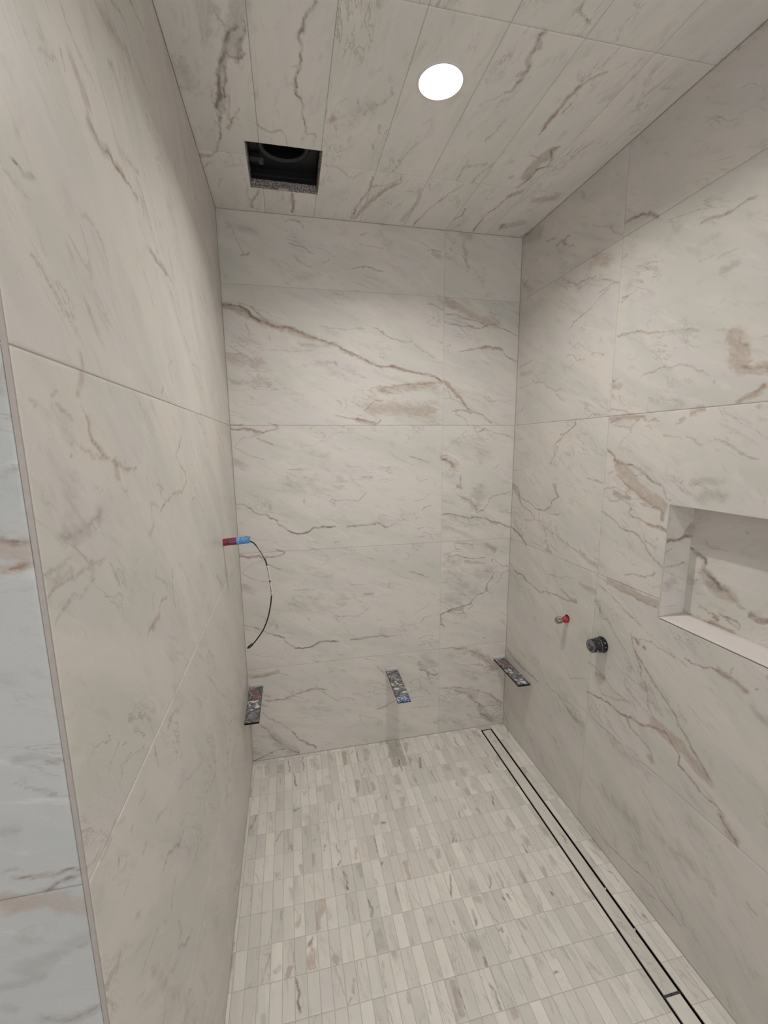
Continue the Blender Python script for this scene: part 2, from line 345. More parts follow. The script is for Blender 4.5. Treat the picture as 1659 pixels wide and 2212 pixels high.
survey('back', 'M3', """B 6 .8 35,170 100,180 200,150 230,140; b 1.8 .8 35,185 110,182 200,160 235,150 290,170; b 1.8 .8 145,290 180,300; b 2 .9 240,320 300,305 340,285 420,265 460,245 525,260; g 1.8 .9 145,325 240,320; b 1.5 .8 460,245 475,225; b 1.5 .8 500,270 560,300 600,320 650,300 700,320
B 5 .9 420,262 525,258; g 1.6 .8 130,405 190,440 260,475 320,520; g 2.4 1 320,520 360,565 420,590 465,615; g 1.8 .9 120,480 180,520 200,550 250,590; g 2 .9 80,690 160,660 240,620 300,630 360,650; G 12 1 220,590 330,620 350,645; G 16 .7 200,540 320,640; g 1.4 .7 70,630 100,620; G 14 .5 70,640 110,650
g 1.5 .7 770,65 820,80; g 1.8 .8 840,120 885,150; g 2.6 1 1110,130 1150,135 1170,165 1220,160; g 2 1 1150,150 1160,185 1190,185; G 16 .8 1140,60 1200,100; G 12 .7 1100,90 1150,130; g 1.4 .7 1050,210 1090,190 1110,230 1105,270; g 1.5 .7 1060,370 1150,360 1200,350
b 1.5 .8 830,385 850,370 920,340 960,330; B 7 .8 850,375 900,358; g 1.5 .7 730,415 740,440; g 1.4 .7 730,415 800,425 880,450; g 1.4 .7 1140,250 1170,290; g 1.5 .8 1190,460 1215,470; g 2 .8 170,330 200,325; g 2 .9 130,355 165,360; g 1.2 .6 700,550 790,580 760,560; g 1.3 .5 600,370 680,385; g 1.2 .5 970,525 1000,520; G 20 .3 950,440 1080,500""")
survey('right', 'K7', """b 2.6 1 780,230 840,200 900,180 940,175 975,195; g 2 .9 920,170 975,195; G 8 .7 920,180 960,185; g 1.6 .8 1245,230 1300,210; g 2 .9 1300,210 1370,190 1420,165 1500,110 1585,65; g 1.6 .8 1370,195 1415,150; g 1.3 .6 1345,450 1480,385; g 1.3 .6 1240,460 1320,430; G 8 .7 1380,530 1460,490; b 1.6 .8 760,715 800,680 850,650
b 1.5 .8 760,690 800,670; g 1.8 .9 290,345 340,330; g 2 .9 350,375 380,350 430,320; g 1.6 .8 370,345 410,375 460,380; G 24 .9 150,320 250,290; G 12 .8 400,360; g 2 .8 150,320 190,295; B 22 .6 600,450 680,470; B 16 .5 560,490; G 12 .6 510,50 540,80; b 1.4 .7 690,250 700,295 760,300; b 1.4 .6 570,260 690,245
g 1.6 .8 400,610 480,610 540,580 600,555; g 1.6 .8 630,580 700,590 740,600; g 1.4 .7 460,600 480,640 550,600; b 1.6 .8 430,900 460,850 510,810 550,770; g 1.5 .7 550,770 620,690 680,640; g 1.4 .7 620,660 720,600; g 1.6 .7 140,640 180,580; G 12 .6 140,600 180,640; g 1.6 .8 120,1130 160,1110 200,1075; g 1.2 .6 460,1000 480,970 520,1000
g 1.4 .7 400,1060 460,1050 480,1090 520,1080; g 1.2 .6 460,1100 430,1130; g 1.2 .6 560,1050 640,1045; g 1.2 .6 110,1260 200,1230; g 1.4 .8 200,1215 270,1215 300,1250 350,1270 380,1260; g 1.3 .7 340,1290 400,1340; G 16 .6 130,1170 190,1160; b 1.4 .7 100,1420 130,1400 150,1360; g 1.4 .6 560,1300 600,1320 620,1370 680,1400; g 1.5 .7 530,1440 600,1415 680,1425; G 30 .3 500,620 620,560
b 2 .95 720,930 760,918 860,908 930,915 990,905; b 1.4 .7 990,910 1100,900 1230,895; b 1.4 .7 1340,880 1400,895 1430,905; B 18 .95 1450,920 1470,980 1500,1010 1480,1080 1500,1120; B 10 .95 1480,1110 1560,1130 1659,1135; b 1.5 .7 1470,950 1530,990; b 1.5 .8 1500,1120 1659,1138; b 1.8 .8 1480,1340 1540,1310 1590,1280 1650,1245; B 7 .9 1480,1340 1560,1300 1640,1250
g 1.3 .7 870,1180 950,1160 1000,1140 1110,1105 1200,1130 1290,1170; b 1.6 .8 700,1220 730,1185; B 10 .8 705,1240 750,1240; b 1.5 .8 690,1390 740,1400 800,1415; g 1.3 .6 930,1310 980,1350; g 1.2 .6 1030,1330 1110,1330; b 1.3 .6 1620,940 1659,935; g 1.2 .5 940,940 1200,905; b 1.3 .9 1325,1210 1332,1215; g 1.2 .5 760,450 800,430
G 24 .3 1100,250; G 26 .35 820,380; G 30 .3 1300,350; G 18 .5 800,620; G 24 .4 1050,1360 1120,1350; g 1.2 .5 1370,720 1400,690""")
survey('right', 'M4', """b 1.6 .8 170,105 230,115 290,135 350,150; B 9 .85 170,210 280,190 400,170 500,170; b 1.5 .8 160,245 230,200 300,185 400,170 490,160; b 1.6 .8 440,200 400,250 370,290 375,330; b 1.4 .7 200,250 300,280 360,290; g 1.3 .5 340,350 260,420 240,490; b 1.5 .8 490,200 560,215 630,225; g 1.4 .7 500,250 550,290; B 5 .9 820,205 850,185
B 8 .9 930,150 1000,120 1060,105; b 1.4 .7 930,160 1000,120 1080,100; b 1.6 .8 780,250 830,235 870,200; g 1.4 .7 660,345 720,365 830,400; g 1.4 .7 880,385 960,405 1020,440; g 1.6 .8 1160,390 1300,445 1400,500 1500,550 1590,570; b 2 1 140,490 180,530 210,560 220,600 250,625; b 2.2 1 250,625 300,630 380,640 430,670 480,720 550,760 600,800 640,830
b 3 1 205,600 235,600; b 1.5 .8 660,850 670,900 700,950 730,980; b 1.5 .8 230,620 215,660 230,700; b 1.6 .8 155,715 200,700; B 20 .95 260,660 340,750 400,820; B 15 1 400,800 480,890 560,950 620,990; B 14 1 600,980 660,1040; b 1.8 .9 230,730 300,790 380,850 430,905 480,940 560,990; b 1.4 .8 400,740 470,730 540,750; b 1.5 .9 570,1020 630,1040 650,1090 640,1130 660,1160
B 7 .9 640,1060 655,1150; b 1.5 .8 110,860 150,850 200,850; b 1.5 .8 180,830 260,870 320,890 350,930; G 8 1 210,910 270,940 350,935; B 8 .9 200,890 280,930 350,940; b 1.5 .8 120,920 160,960 200,980 260,965 300,970; b 1.6 .8 310,970 350,1010 370,1050 340,1080 370,1100 430,1130 480,1160 510,1190; b 2 .9 510,1190 580,1205 640,1220 700,1260; B 6 .8 530,1195 700,1250
b 1.8 .95 90,1060 130,1110 180,1140 230,1180 250,1220 320,1265 380,1270 440,1310 500,1370 530,1440 600,1540 665,1605; b 1.4 .7 510,1340 570,1390 600,1400; b 1.7 .85 300,1665 400,1665 480,1690 560,1670 600,1665; b 1.5 1 600,1325 605,1330; b 1.5 1 615,1305 617,1310; B 10 .95 150,1735 300,1790 450,1880 620,1950; b 2 .9 200,1790 300,1840 400,1880 480,1930 600,1970
b 1.6 .8 40,1680 120,1740; g 1.5 .8 60,1770 200,1900 350,2050 400,2090 450,2170; g 1.5 .8 30,1890 60,1960 70,2050 100,2090; G 14 .6 1000,960 1200,900 1250,950; G 10 .6 950,800 1100,780 1220,790; g 1.2 .6 960,810 1100,870 1250,930; B 7 .5 1560,80; G 8 .6 1560,190 1640,190; g 1.2 .5 1290,350 1390,325; g 1.2 .5 0,475 60,520 110,550; g 1.2 .5 220,1420 300,1490 420,1580; b 1.3 .7 0,765 50,795 100,800""")
survey('right', 'M2', """b 1.8 .9 1025,30 1020,60 960,110 920,120; b 1.6 .85 960,110 900,165 880,200 870,240; B 8 .5 900,200 850,330; b 2 .95 595,460 630,500 640,570 660,605 700,640 740,680 740,700; B 9 .95 600,480 640,560; b 2 .9 635,540 680,570 750,620 780,640 810,640 850,610 860,580 905,545 890,500 890,455; B 7 .9 875,470 900,540; b 1.6 .85 780,640 770,700 800,720 810,770 820,820
b 1.5 .8 815,640 860,665 910,670; b 1.5 .7 600,650 650,680; b 1.4 .7 670,710 760,705 790,730; b 2.4 1 580,745 630,790 690,870; B 7 .7 600,760 690,870; B 9 .9 1060,930 1100,970 1160,1020; g 1.5 .8 800,740 900,820 1050,930; b 1.8 .85 820,840 830,890 850,930; B 7 .9 830,910 850,925; b 1.4 .7 720,850 850,930; b 1.8 .9 1100,420 1150,430 1210,455; b 1.4 .8 630,140 640,155 660,150
b 1.4 .7 610,365 650,362; g 1.2 .5 930,260 900,330; b 2 1 570,1000 610,1050 650,1080 680,1110 720,1150 780,1195 850,1205 900,1225 960,1245 1030,1265; B 6 .9 930,1180 980,1230 1030,1265; g 1.5 .7 640,1050 680,1080 680,1130; g 1.4 .7 830,1075 900,1095 1000,1110; B 7 .9 1050,1140 1100,1170 1150,1195; g 1.3 .6 950,1720 980,1780 1110,1790; G 14 .35 740,1390; g 1.2 .5 700,1180 740,1270; G 12 .5 840,1500""")
survey('right', 'K8', """b 2 .85 120,540 180,620 260,700 310,750; G 7 .6 130,560 200,650 280,720; g 1.4 .7 350,750 430,820 500,880; g 1.8 .9 400,790 460,870 500,930 530,960; G 9 .9 480,900 520,960 570,990; b 2.4 1 600,800 660,830 720,870 780,920 800,940 870,960 900,990 1000,1020 1060,1050 1100,1110 1140,1180 1130,1230 1200,1310 1250,1380; B 16 1 1000,1000 1080,1060 1150,1130; B 14 .9 1150,1130 1230,1230 1300,1310
g 1.8 .9 810,940 850,1010 900,1060 960,1130 980,1200; b 2.2 1 1130,990 1180,1080 1240,1180 1310,1310; b 2 .95 870,560 930,660 990,750 1040,830 1090,900 1130,980; b 1.8 .9 850,470 880,580 900,640 920,720 950,800 960,900 990,960; b 1.6 .85 640,250 660,310 720,400 780,500 830,590 860,660 900,740; b 1.5 .8 600,620 680,700 740,790 830,860 850,890; b 1.6 .8 680,810 780,850 850,870
b 2.4 1 1380,1540 1430,1620 1480,1700; b 1.8 .9 1250,1380 1330,1450 1400,1530; B 10 .9 1430,1640; B 12 .7 1380,1540 1460,1660; b 3 1 880,500 900,520; b 3 1 925,545 940,560; b 2.4 1 970,510 975,520; b 1.6 .8 860,490 960,510 1050,560 1100,600 1180,650; b 1.8 .85 1170,610 1250,640 1340,670 1400,700 1470,745 1540,800; B 7 .9 1370,680 1430,720 1530,790; b 1.5 .7 1440,700 1450,660
g 2 1 1600,790 1606,795; G 9 .7 1560,900 1620,960 1659,990; g 1.2 .5 720,200 840,290 930,440 1050,540; g 1.2 .5 380,110 450,180 520,230; g 1.3 .6 240,200 290,300; B 9 .7 650,700 700,730; g 1.8 .9 640,1600 720,1700 800,1780 900,1870; g 1.8 .8 900,1870 980,1950 1050,2050 1150,2179; g 2 .8 1540,2050 1600,2120; g 1.3 .6 900,1950 1000,2030
b 1.8 .6 660,1620 720,1720; G 26 .45 700,1400 900,1600; G 36 .4 1000,1650 1300,1900; G 20 .4 750,1100 950,1300; B 10 .7 960,1180 980,1210; g 1.3 .6 720,1000 830,1120 890,1180; g 1.4 .6 860,1180 1040,1310; g 1.3 .5 1180,880 1300,1000; G 22 .3 1300,1200; g 1.3 .6 600,880 640,970 780,1100; g 1.2 .6 720,660 700,730; G 20 .4 280,1700 600,2100""")
survey('nback', 'E5', """g 4.2 1 690,770 760,830 850,900; g 3.4 1 850,900 870,960 840,980 880,1040 950,1110 1000,1180 1100,1240; B 16 1 870,1060 950,1180 1050,1250 1130,1310; G 10 1 900,1120 1000,1210; b 2 .9 1100,1310 1250,1410 1300,1440; b 2 .95 780,1430 850,1460 900,1500 950,1510 1000,1540; b 1.8 .9 950,1560 1000,1570 960,1540
b 1.8 1 1030,1510 1080,1530 1130,1540 1170,1560 1230,1600 1270,1640 1250,1670 1200,1640 1150,1600 1100,1560; b 1.6 .8 700,1530 780,1570 850,1590 930,1620 1050,1670 1180,1720; B 8 .9 720,1540 850,1600 1180,1725; g 3 1 1360,1500 1420,1550 1500,1580 1575,1585; b 2 .8 1380,1490 1440,1530 1575,1560; B 12 .5 1400,1510 1500,1560; g 1.3 .6 880,670 900,740 960,780 1100,800
g 1.5 .8 1320,590 1340,585; G 22 .4 700,1100 760,1250; g 1.4 .7 670,1110 780,1105; b 1.4 .7 620,1450 680,1500; g 1.3 .6 720,1300 800,1420; b 2 .9 940,1550 990,1590; g 1.5 .6 1480,1640 1530,1680""")
survey('nside', 'E5', """b 3 1 425,670 490,680 580,672 610,640 700,628; b 2 1 430,688 500,680; B 9 1 640,590 700,520; B 7 1 620,630 700,580; g 2 .8 390,990 500,970 620,910; g 1.6 .7 420,820 480,790; G 16 .6 500,1150 430,1200; G 10 .5 440,420; g 1.5 .6 400,1440 520,1410""")
survey('left', 'K3', """b 1.4 .8 550,590 600,670 620,740 650,810 690,870 740,920 800,960 850,975 900,990 940,995; B 6 .5 600,650 640,790 740,920; b 1.2 .7 560,840 650,895 720,920; B 7 .7 790,960 805,1030; b 1.2 .7 790,950 850,975 840,920; b 1.2 .6 1000,1030 1010,1060; b 1.2 .6 400,575 450,620 490,665; B 6 .6 540,210 560,300 540,400 520,500
b 1.2 .85 1240,765 1230,850 1200,910 1220,950 1260,1010 1275,1080 1240,1150 1180,1160 1140,1190 1110,1260 1095,1280; b 1.2 .7 1040,1300 1030,1225 1070,1250; b 1.1 .8 1070,1095 1120,1130; g 1.2 .7 1095,1130 1110,1200; G 6 .7 1020,1430 1050,1370; g 1.2 .7 1390,735 1410,750 1410,820 1440,880; g 1.1 .6 1330,620 1380,700; b 1.1 .7 1310,260 1340,290 1350,380 1380,450
b 1.1 .6 1180,250 1150,300 1180,390; B 4 .7 1100,460 1110,430; g 1.1 .6 1070,1690 1060,1740 1140,1775; b 1.2 .7 1180,1680 1180,1780 1180,1850 1200,1920; b 1.4 .9 1140,1860 1100,1900 1090,1940; b 1.3 .8 1060,2000 1040,2050 1010,2100; B 6 .8 1090,1990 1040,2060; g 1.3 .6 440,1460 550,1420 650,1350 700,1290; G 10 .6 440,1450 600,1400 700,1290
g 1.3 .6 310,1720 400,1660 490,1615; g 1.3 .7 330,1860 430,1780 540,1700 600,1630 720,1580; B 6 .6 380,1750 480,1700; g 1.2 .6 370,2050 460,1930 560,1820 650,1710; g 1.2 .8 190,490 230,510; g 1 .5 280,1100 300,1180 380,1270; g 1.2 .7 1250,60 1300,190; g 1.1 .7 400,485 355,500; G 30 .3 450,700; G 30 .3 900,1800; G 24 .4 350,1180 500,1200
g 1.1 .5 650,1110 690,1130; g 1.1 .5 820,1100 870,1170; b 1.1 .6 1040,1850 1040,1950; g 1.1 .5 910,1610 940,1580; g 1.1 .6 1500,850 1520,950; G 8 .6 1480,1700 1520,1800; g 1.1 .8 480,915 485,917; g 1 .8 495,822 497,823""")
survey('left', 'K4', """g 1.2 .7 930,690 915,620 910,560; b 1.2 .6 1000,430 1020,390 1060,350 1080,310; B 5 .7 990,460 1010,420; b 1.2 .7 1160,30 1200,60; b 1.3 .8 1230,10 1260,70 1270,130; b 1.4 .8 1220,160 1250,200 1280,250 1330,300; G 5 .8 650,1150 600,1200; g 1.2 .7 640,1100 680,1020; g 1.2 .7 1130,790 1135,840; g 1.2 .7 1050,830 1120,760 1190,670; g 1.4 .8 1230,850 1270,740
g 1.2 .7 820,890 860,850; G 4 .7 920,1010 980,940; g 1.2 .6 1060,1040 1100,960; g 1.3 .9 1080,1080 1060,1150 1000,1200 960,1300; G 5 .7 1080,1080 1050,1160; g 1.3 .8 1040,1320 1020,1420 1010,1520; G 5 .7 870,1130 840,1200; g 2 .8 775,1050 775,1065; g 2 .8 692,1265 694,1275; g 2 .8 745,1265 745,1275; g 1.3 .9 1050,1610 1070,1650 1050,1750; g 1.3 .9 1050,1760 1080,1760 1130,1670
g 1.2 .7 920,1680 890,1750 840,1900; G 4 .9 640,1960 690,1900 700,1840; g 1.3 .8 960,2212 970,2070; g 1.2 .7 760,1400 730,1480; G 4 .6 820,1560 790,1620; g 1.2 .5 520,680 560,580; g 1.2 .5 640,700 700,560; G 14 .35 1050,520; g 1.3 .8 1330,530 1350,740; g 1.2 .7 1200,900 1210,1000; G 4 .6 960,1620 980,1590; g 1.2 .6 1210,2080 1190,2212; g 1.2 .5 850,2020 780,2100
g 1.2 .6 1360,430 1370,300; g 1.2 .6 730,1000 620,1160; g 1.2 .6 520,1290 600,1140; G 12 .4 900,1900 1100,2100; G 10 .4 1180,1900 1250,2100""")
survey('left', 'K1', """g 1.2 .9 70,715 120,770 160,800; b 1.3 .6 0,700 50,780 130,880; b 1.5 .9 130,1100 170,1160 200,1220 240,1280 280,1370; b 1.2 .6 350,940 400,970 440,1040 460,1110 470,1160; g 1.3 .8 370,500 420,600 470,670; G 8 .9 380,520 430,620 470,660; b 1.8 1 470,670 500,730 540,770 580,830 600,870; B 6 1 480,690 540,770; g 1.2 .7 260,210 275,300; g 1.2 .6 155,190 200,240
B 12 .6 320,280 350,380 370,420; b 1.4 .8 480,0 540,100 570,220 600,300 650,430; b 1.3 .8 560,0 620,130 640,180; b 1.3 .8 660,0 700,120 750,300 800,520 820,700; g 1.2 .8 630,1050 700,1160 740,1210; G 5 .8 650,1080 720,1180; G 8 .4 60,540 90,480 50,300 10,270; g 1.1 .6 540,680 600,740; g 1.1 .6 590,930 620,1010; b 1.1 .6 800,480 820,600 830,720
g 1.1 .6 850,900 900,1200; g 1.1 .6 880,1020 940,1350; g 1.1 .6 250,0 330,200 420,400; g 1.1 .5 640,500 700,680 740,800; G 14 .4 500,600 560,700; b 1.1 .5 600,650 660,900 700,1100; B 8 .5 430,50 560,250; g 1 .5 700,350 780,700""")
survey('outer', 'K3', """g 1.6 .9 0,1490 60,1500 130,1480 220,1468; B 7 .8 0,1540 100,1570 200,1530; b 1.6 .7 0,1510 60,1520 180,1500; B 5 .9 0,1665 80,1670 180,1650; b 1.5 .8 20,1670 150,1650; G 5 .8 0,340 60,330; g 1.3 .4 0,1810 100,1812 190,1805; G 6 .5 0,430 60,440; G 8 .4 0,1440 200,1430; g 1.2 .4 0,1050 180,980""")
survey('outer', 'K4', """b 1.5 1 90,1345 170,1335 240,1330 310,1340 380,1325 490,1300; g 1.6 .9 260,1430 320,1385 400,1365 500,1355; B 9 .9 0,1500 200,1480 300,1465 380,1520 530,1550; G 5 .7 120,670 200,660 330,665; g 1.2 .6 60,830 150,850 320,865; G 10 .7 130,1870 250,1830 400,1740 550,1680; G 6 .5 0,1990 120,1960 250,1900; g 1.4 .8 240,2170 350,2175 450,2160 560,2110
G 7 .9 250,2175 450,2160 580,2110; G 6 .6 60,2095 100,2095; g 1.2 .6 20,1300 100,1290; G 8 .4 0,1100 100,1090; G 12 .4 300,1360 480,1350; G 5 .5 120,800 150,830; g 1.2 .8 300,866 312,866; G 12 .35 0,200 200,150; G 12 .35 0,1800 200,1700; b 1.2 .5 440,1760 560,1690""")
survey('ceil', 'N6', """g 3 1 515,170 480,200 460,270 445,350 415,430 405,490 410,560 420,610 410,680 420,730; g 2 .9 420,730 430,800 420,880 405,950 370,980; G 16 .9 555,20 520,120 500,230 520,330; g 2.4 1 570,130 575,220 540,290 530,350 525,400; G 9 1 480,200 465,300 435,430 430,560 430,690; g 1.8 .9 440,330 490,360 550,370 580,340; g 1.8 .9 450,420 460,480 440,560 445,610; B 7 1 295,975 350,980; g 1.4 .6 390,30 420,110 460,165; g 1.6 .7 540,680 510,730; g 2.6 .9 510,730 480,810
g 2.4 .95 1020,0 990,60 960,150 930,220 925,330 920,430 905,510 910,580 935,625; g 1.7 .85 935,625 940,720 950,800 960,840; g 1.5 .8 870,420 910,410; b 1.7 .8 650,780 700,810 750,835 800,820; g 1.3 .6 800,825 830,870 840,910; b 1.6 .7 930,890 960,850 1010,840 1020,860; b 1.7 .8 1085,1040 1150,1050 1200,1080 1240,1110 1270,1115 1310,1080; g 1.6 .7 580,1120 590,1180 600,1230
b 2 1 660,1190 650,1230 620,1260 620,1310; b 1.8 .8 600,1240 620,1310; G 9 .9 620,1300; b 1.6 .8 580,1265 610,1250; g 2.6 1 870,1210 880,1260 880,1340; B 5 .7 870,1220 880,1330; g 2.2 1 1245,1375 1280,1320 1330,1240 1370,1170 1390,1110; b 1.8 .8 1370,1170 1460,1170 1560,1120; B 8 .8 1270,1370 1400,1230 1530,1150; g 1.3 .6 430,1120 410,1180; g 1.6 .7 1190,650 1210,620; g 1.6 .7 1280,660 1290,630; g 1.6 .7 1230,900 1250,850
g 1.6 .7 1325,720 1340,700; g 1.5 .7 1420,800 1430,840; g 1.3 .6 1500,590 1460,650 1400,660; g 1.3 .6 1270,920 1200,960; g 1.3 .6 1480,820 1440,900; G 30 .5 170,430 230,550; G 30 .35 1250,750 1350,680; g 1.4 .6 500,1050 560,1040; B 12 .4 1180,700 1120,760; g 1.4 .5 240,560 300,500; G 20 .4 370,30 330,250; g 1.4 .6 1190,1255 1210,1250""")
survey('ceil', 'M5', """g 3.2 1 1040,185 1010,200 995,260 960,330 940,400 920,440 880,490; g 2.2 .9 880,490 850,540 800,550; g 1.8 .8 1025,240 1000,290; B 5 .9 870,455 900,440; g 1.6 .7 800,555 720,605; g 1.3 .5 720,600 640,630; g 2 .8 1270,0 1245,65 1290,95 1305,140; g 2 .8 1495,210 1480,235; b 1.6 .7 1490,290 1420,360 1360,415; b 2.4 .9 1410,430 1310,470 1240,520 1170,590 1120,660 1060,720 1010,800
B 7 .8 1250,510 1130,640 1030,760; b 2.2 .9 1200,620 1140,680; b 2.4 1 1130,880 1080,900 1090,940 1060,990 1000,1010 960,1060 870,1125; B 14 1 1090,900 1000,970 930,1060; b 1.6 .9 950,930 1000,940; b 1.6 .7 800,730 740,790 690,840; b 1.8 .8 590,950 550,1010 515,1080; G 8 .6 560,1000 700,980; b 1.6 .8 740,970 650,1050 600,1095; b 2.4 .95 850,1160 750,1240 680,1300 610,1385; b 1.6 .8 870,1150 820,1190
B 10 .9 830,1170 900,1145; b 1.8 .85 555,1100 480,1150 400,1210 340,1260 300,1300; g 2.6 1 300,1300 250,1350; b 1.8 .8 180,1050 185,1080 130,1120 60,1160 0,1210; B 7 .8 150,1100 20,1190; b 1.5 .7 0,1130 60,1110; g 1.5 .8 200,1140 250,1145; g 2 1 575,1245 550,1280 510,1310; G 8 .8 300,1130 280,1200 230,1280 180,1320; g 3.4 1 800,1340 770,1370; G 22 .9 800,1350 900,1330; G 24 .9 960,1390 1080,1330
g 3 .9 950,1390 900,1410; B 26 .6 1000,1200 1100,1180; g 1.5 .7 1390,840 1350,860; g 1.8 .8 1220,930 1200,945; g 1.6 .7 60,750 50,790; b 2 .8 20,860 15,890; g 1.4 .6 300,850 220,915 170,960; g 1.4 .6 130,530 100,590 30,640; g 1.3 .6 700,1190 740,1180; G 10 .5 840,970; G 12 .6 850,1060; g 1.2 .5 300,1230 320,1200; b 2 .9 415,1135 425,1132; G 20 .35 1130,350; G 26 .35 1400,600 1550,480; b 1.3 .5 1100,1050 1180,950""")
FLOORV = [('F1', """B 8 1 325,520 318,630; B 12 1 1110,410 1110,510; B 12 1 1330,380 1340,470; B 9 1 1245,710 1238,800; b 2.4 1 535,470 545,600; b 2 1 690,460 665,500; b 1.8 .9 690,500 680,590; b 1.8 .9 815,450 805,540; b 2.2 1 1190,390 1160,425; b 1.8 .9 1230,400 1260,490; g 2.4 1 590,625 600,680 615,755; b 1.8 .9 1310,560 1310,600 1290,650; g 1.6 .9 1350,520 1370,550 1395,615; b 1.8 .9 680,805 700,850 720,815
g 3 1 600,1000 650,980; b 2.2 1 210,1040 190,1110 150,1180; b 2 .9 470,1215 415,1315; b 2 .9 1050,910 1030,985; b 2 .9 1540,835 1540,885; B 12 1 1640,650 1650,720; g 2 .9 825,1150 830,1215; B 8 .7 810,1300; g 1.8 .9 910,1350 900,1410; g 1.8 .9 1030,1340 1050,1420; b 2 1 1425,1270 1440,1410; B 9 .8 1240,1390 1230,1480; g 2.6 1 1480,1140 1530,1130; b 2 .9 1340,870 1343,900; g 1.6 .9 565,1340 570,1400; G 16 .7 240,560; G 18 .6 870,780; G 14 .6 950,660"""),
 ('F2', """B 10 1 125,320 125,390; B 9 1 165,465 165,500; b 2.6 1 262,460 275,560; B 8 .8 265,480 275,560; g 2.4 1 42,470 50,535; b 2.2 1 75,550 85,600; g 1.8 1 620,245 650,320 690,345; g 1.8 1 750,230 780,280; g 2.2 1 960,570 985,595 1000,630; g 1.5 .9 930,540 955,565; g 1.6 .9 385,590 420,680 440,715; g 2 1 1005,845 1040,1015; g 2 1 680,1010 690,1080; b 1.8 .9 250,970 280,1060; g 2.4 1 585,1200 605,1280 620,1330; g 2 .9 645,1290 660,1320
g 2.2 1 1320,1340 1350,1400 1375,1435; B 9 .8 90,870 90,940; B 6 .8 440,870 440,905; B 8 .8 640,720 650,740; b 1.8 .8 815,1210 830,1270; B 7 .8 455,1400 455,1470; b 1.8 .9 1150,160 1170,230 1185,260; G 12 .7 550,560; G 20 .5 760,600; G 20 .5 830,760; B 9 .7 720,930 740,980"""),
 ('F3', """g 2.4 1 1105,5 1095,40; g 2.4 1 1140,105 1170,190 1190,275; g 2 1 1362,350 1390,400 1410,470 1415,535; g 3 1 1505,5 1500,80; B 6 1 740,40 745,100; B 12 .9 930,380 915,480 895,590; B 11 .8 710,600; g 1.6 .8 755,510 740,590; g 1.6 .8 560,450 555,540; b 1.8 .9 850,705 805,800; B 9 .9 815,780; B 10 .9 860,850 840,1010; b 1.5 .8 670,850 665,955; B 6 1 645,1010 620,1070; B 5 1 1055,900 1095,950; G 7 .8 540,1010 515,1045
g 2.2 1 690,1095 700,1170 720,1240 722,1330 735,1435; g 1.8 .9 1243,1115 1240,1180 1233,1240; g 1.8 .9 1230,1170 1228,1235; g 1.6 .8 1175,1350 1200,1300; g 1.6 .7 1390,650 1380,720; G 20 .5 1020,520; G 20 .5 930,730"""),
 ('F4', """B 7 1 72,5 90,80 100,155; g 1.8 1 485,125 487,220 495,365; b 2 1 855,135 860,200 850,290; g 2.4 1 935,120 960,170 985,245; B 8 1 1360,70 1385,160; g 2 1 985,345 1005,380; g 1.6 .9 1018,312 1060,375; g 2.6 1 1440,288 1458,312; g 2.4 1 705,475 730,530 750,610; G 9 .9 725,365 755,375; g 1.6 .8 515,575 530,605; g 1.8 .9 965,615 945,650; g 1.8 .9 970,615 990,655; g 2.4 1 820,925 828,990; g 1.8 .9 838,960 850,990
B 7 1 520,1160 560,1280 590,1440; g 1.8 .9 580,1210 600,1290 635,1390; g 2.4 1 865,1160 910,1250 958,1390; g 2.2 1 100,1225 112,1310; g 3 1 1443,868 1480,915; g 1.6 .8 1455,1050 1500,1045; B 8 1 1085,1410 1090,1440; g 1.8 .7 1150,600 1180,770; g 1.8 .7 1325,420 1340,480; G 22 .6 720,780; G 20 .6 300,560; G 20 .5 1350,950; g 1.8 .7 1040,700 1045,870"""),
 ('F5', """B 9 1 110,860 140,930; g 2.4 1 190,1068 208,1100; G 10 1 550,1120 600,1110; g 2.4 .9 395,1125 420,1195; g 1.6 .9 775,850 820,870 870,960; g 3 1 1150,1320 1175,1338; g 1.8 .8 70,1240 90,1290; g 1.6 .8 480,420 520,500; G 10 .6 620,760; g 1.6 .8 1010,1210 1140,1360; G 10 .6 190,60""")]

AXV = {'back': (1, 0.0, (0, 2)), 'right': (0, W, (1, 2)), 'left': (0, 0.0, (1, 2)), 'ceil': (2, H, (1, 0)), 'floor': (2, 0.0, (1, 0)),
       'outer': (1, -LE, (0, 2)), 'nback': (0, W + ND, (1, 2)), 'nside': (1, -NL, (0, 2))}
def parse(surf, crop, text, shift=None):
    ax, v, uvax = AXV[surf]; ox, oy, sc = CROPS[crop]; out = []
    for ent in text.replace('\n', ';').split(';'):
        t = ent.split()
        if len(t) < 4: continue
        pts = []
        for q in t[3:]:
            a, b = q.split(','); P = on_plane(ox + float(a) / sc, oy + float(b) / sc, ax, v)
            pts.append([P[uvax[0]], P[uvax[1]]])
        pts = np.array(pts)
        if shift: pts = pts + np.array(shift)
        out.append((t[0], float(t[1]) / 1000, float(t[2]), pts))
    return out
VEINS = {s_: [v_ for c_, t_, sh in L for v_ in parse(s_, c_, t_, sh)] for s_, L in SURVEY.items()}
VEINS['floor'] = [v_ for c_, t_ in FLOORV for v_ in parse('floor', c_, t_)]
CH = {'b': 0, 'g': 1, 'B': 2, 'G': 3}

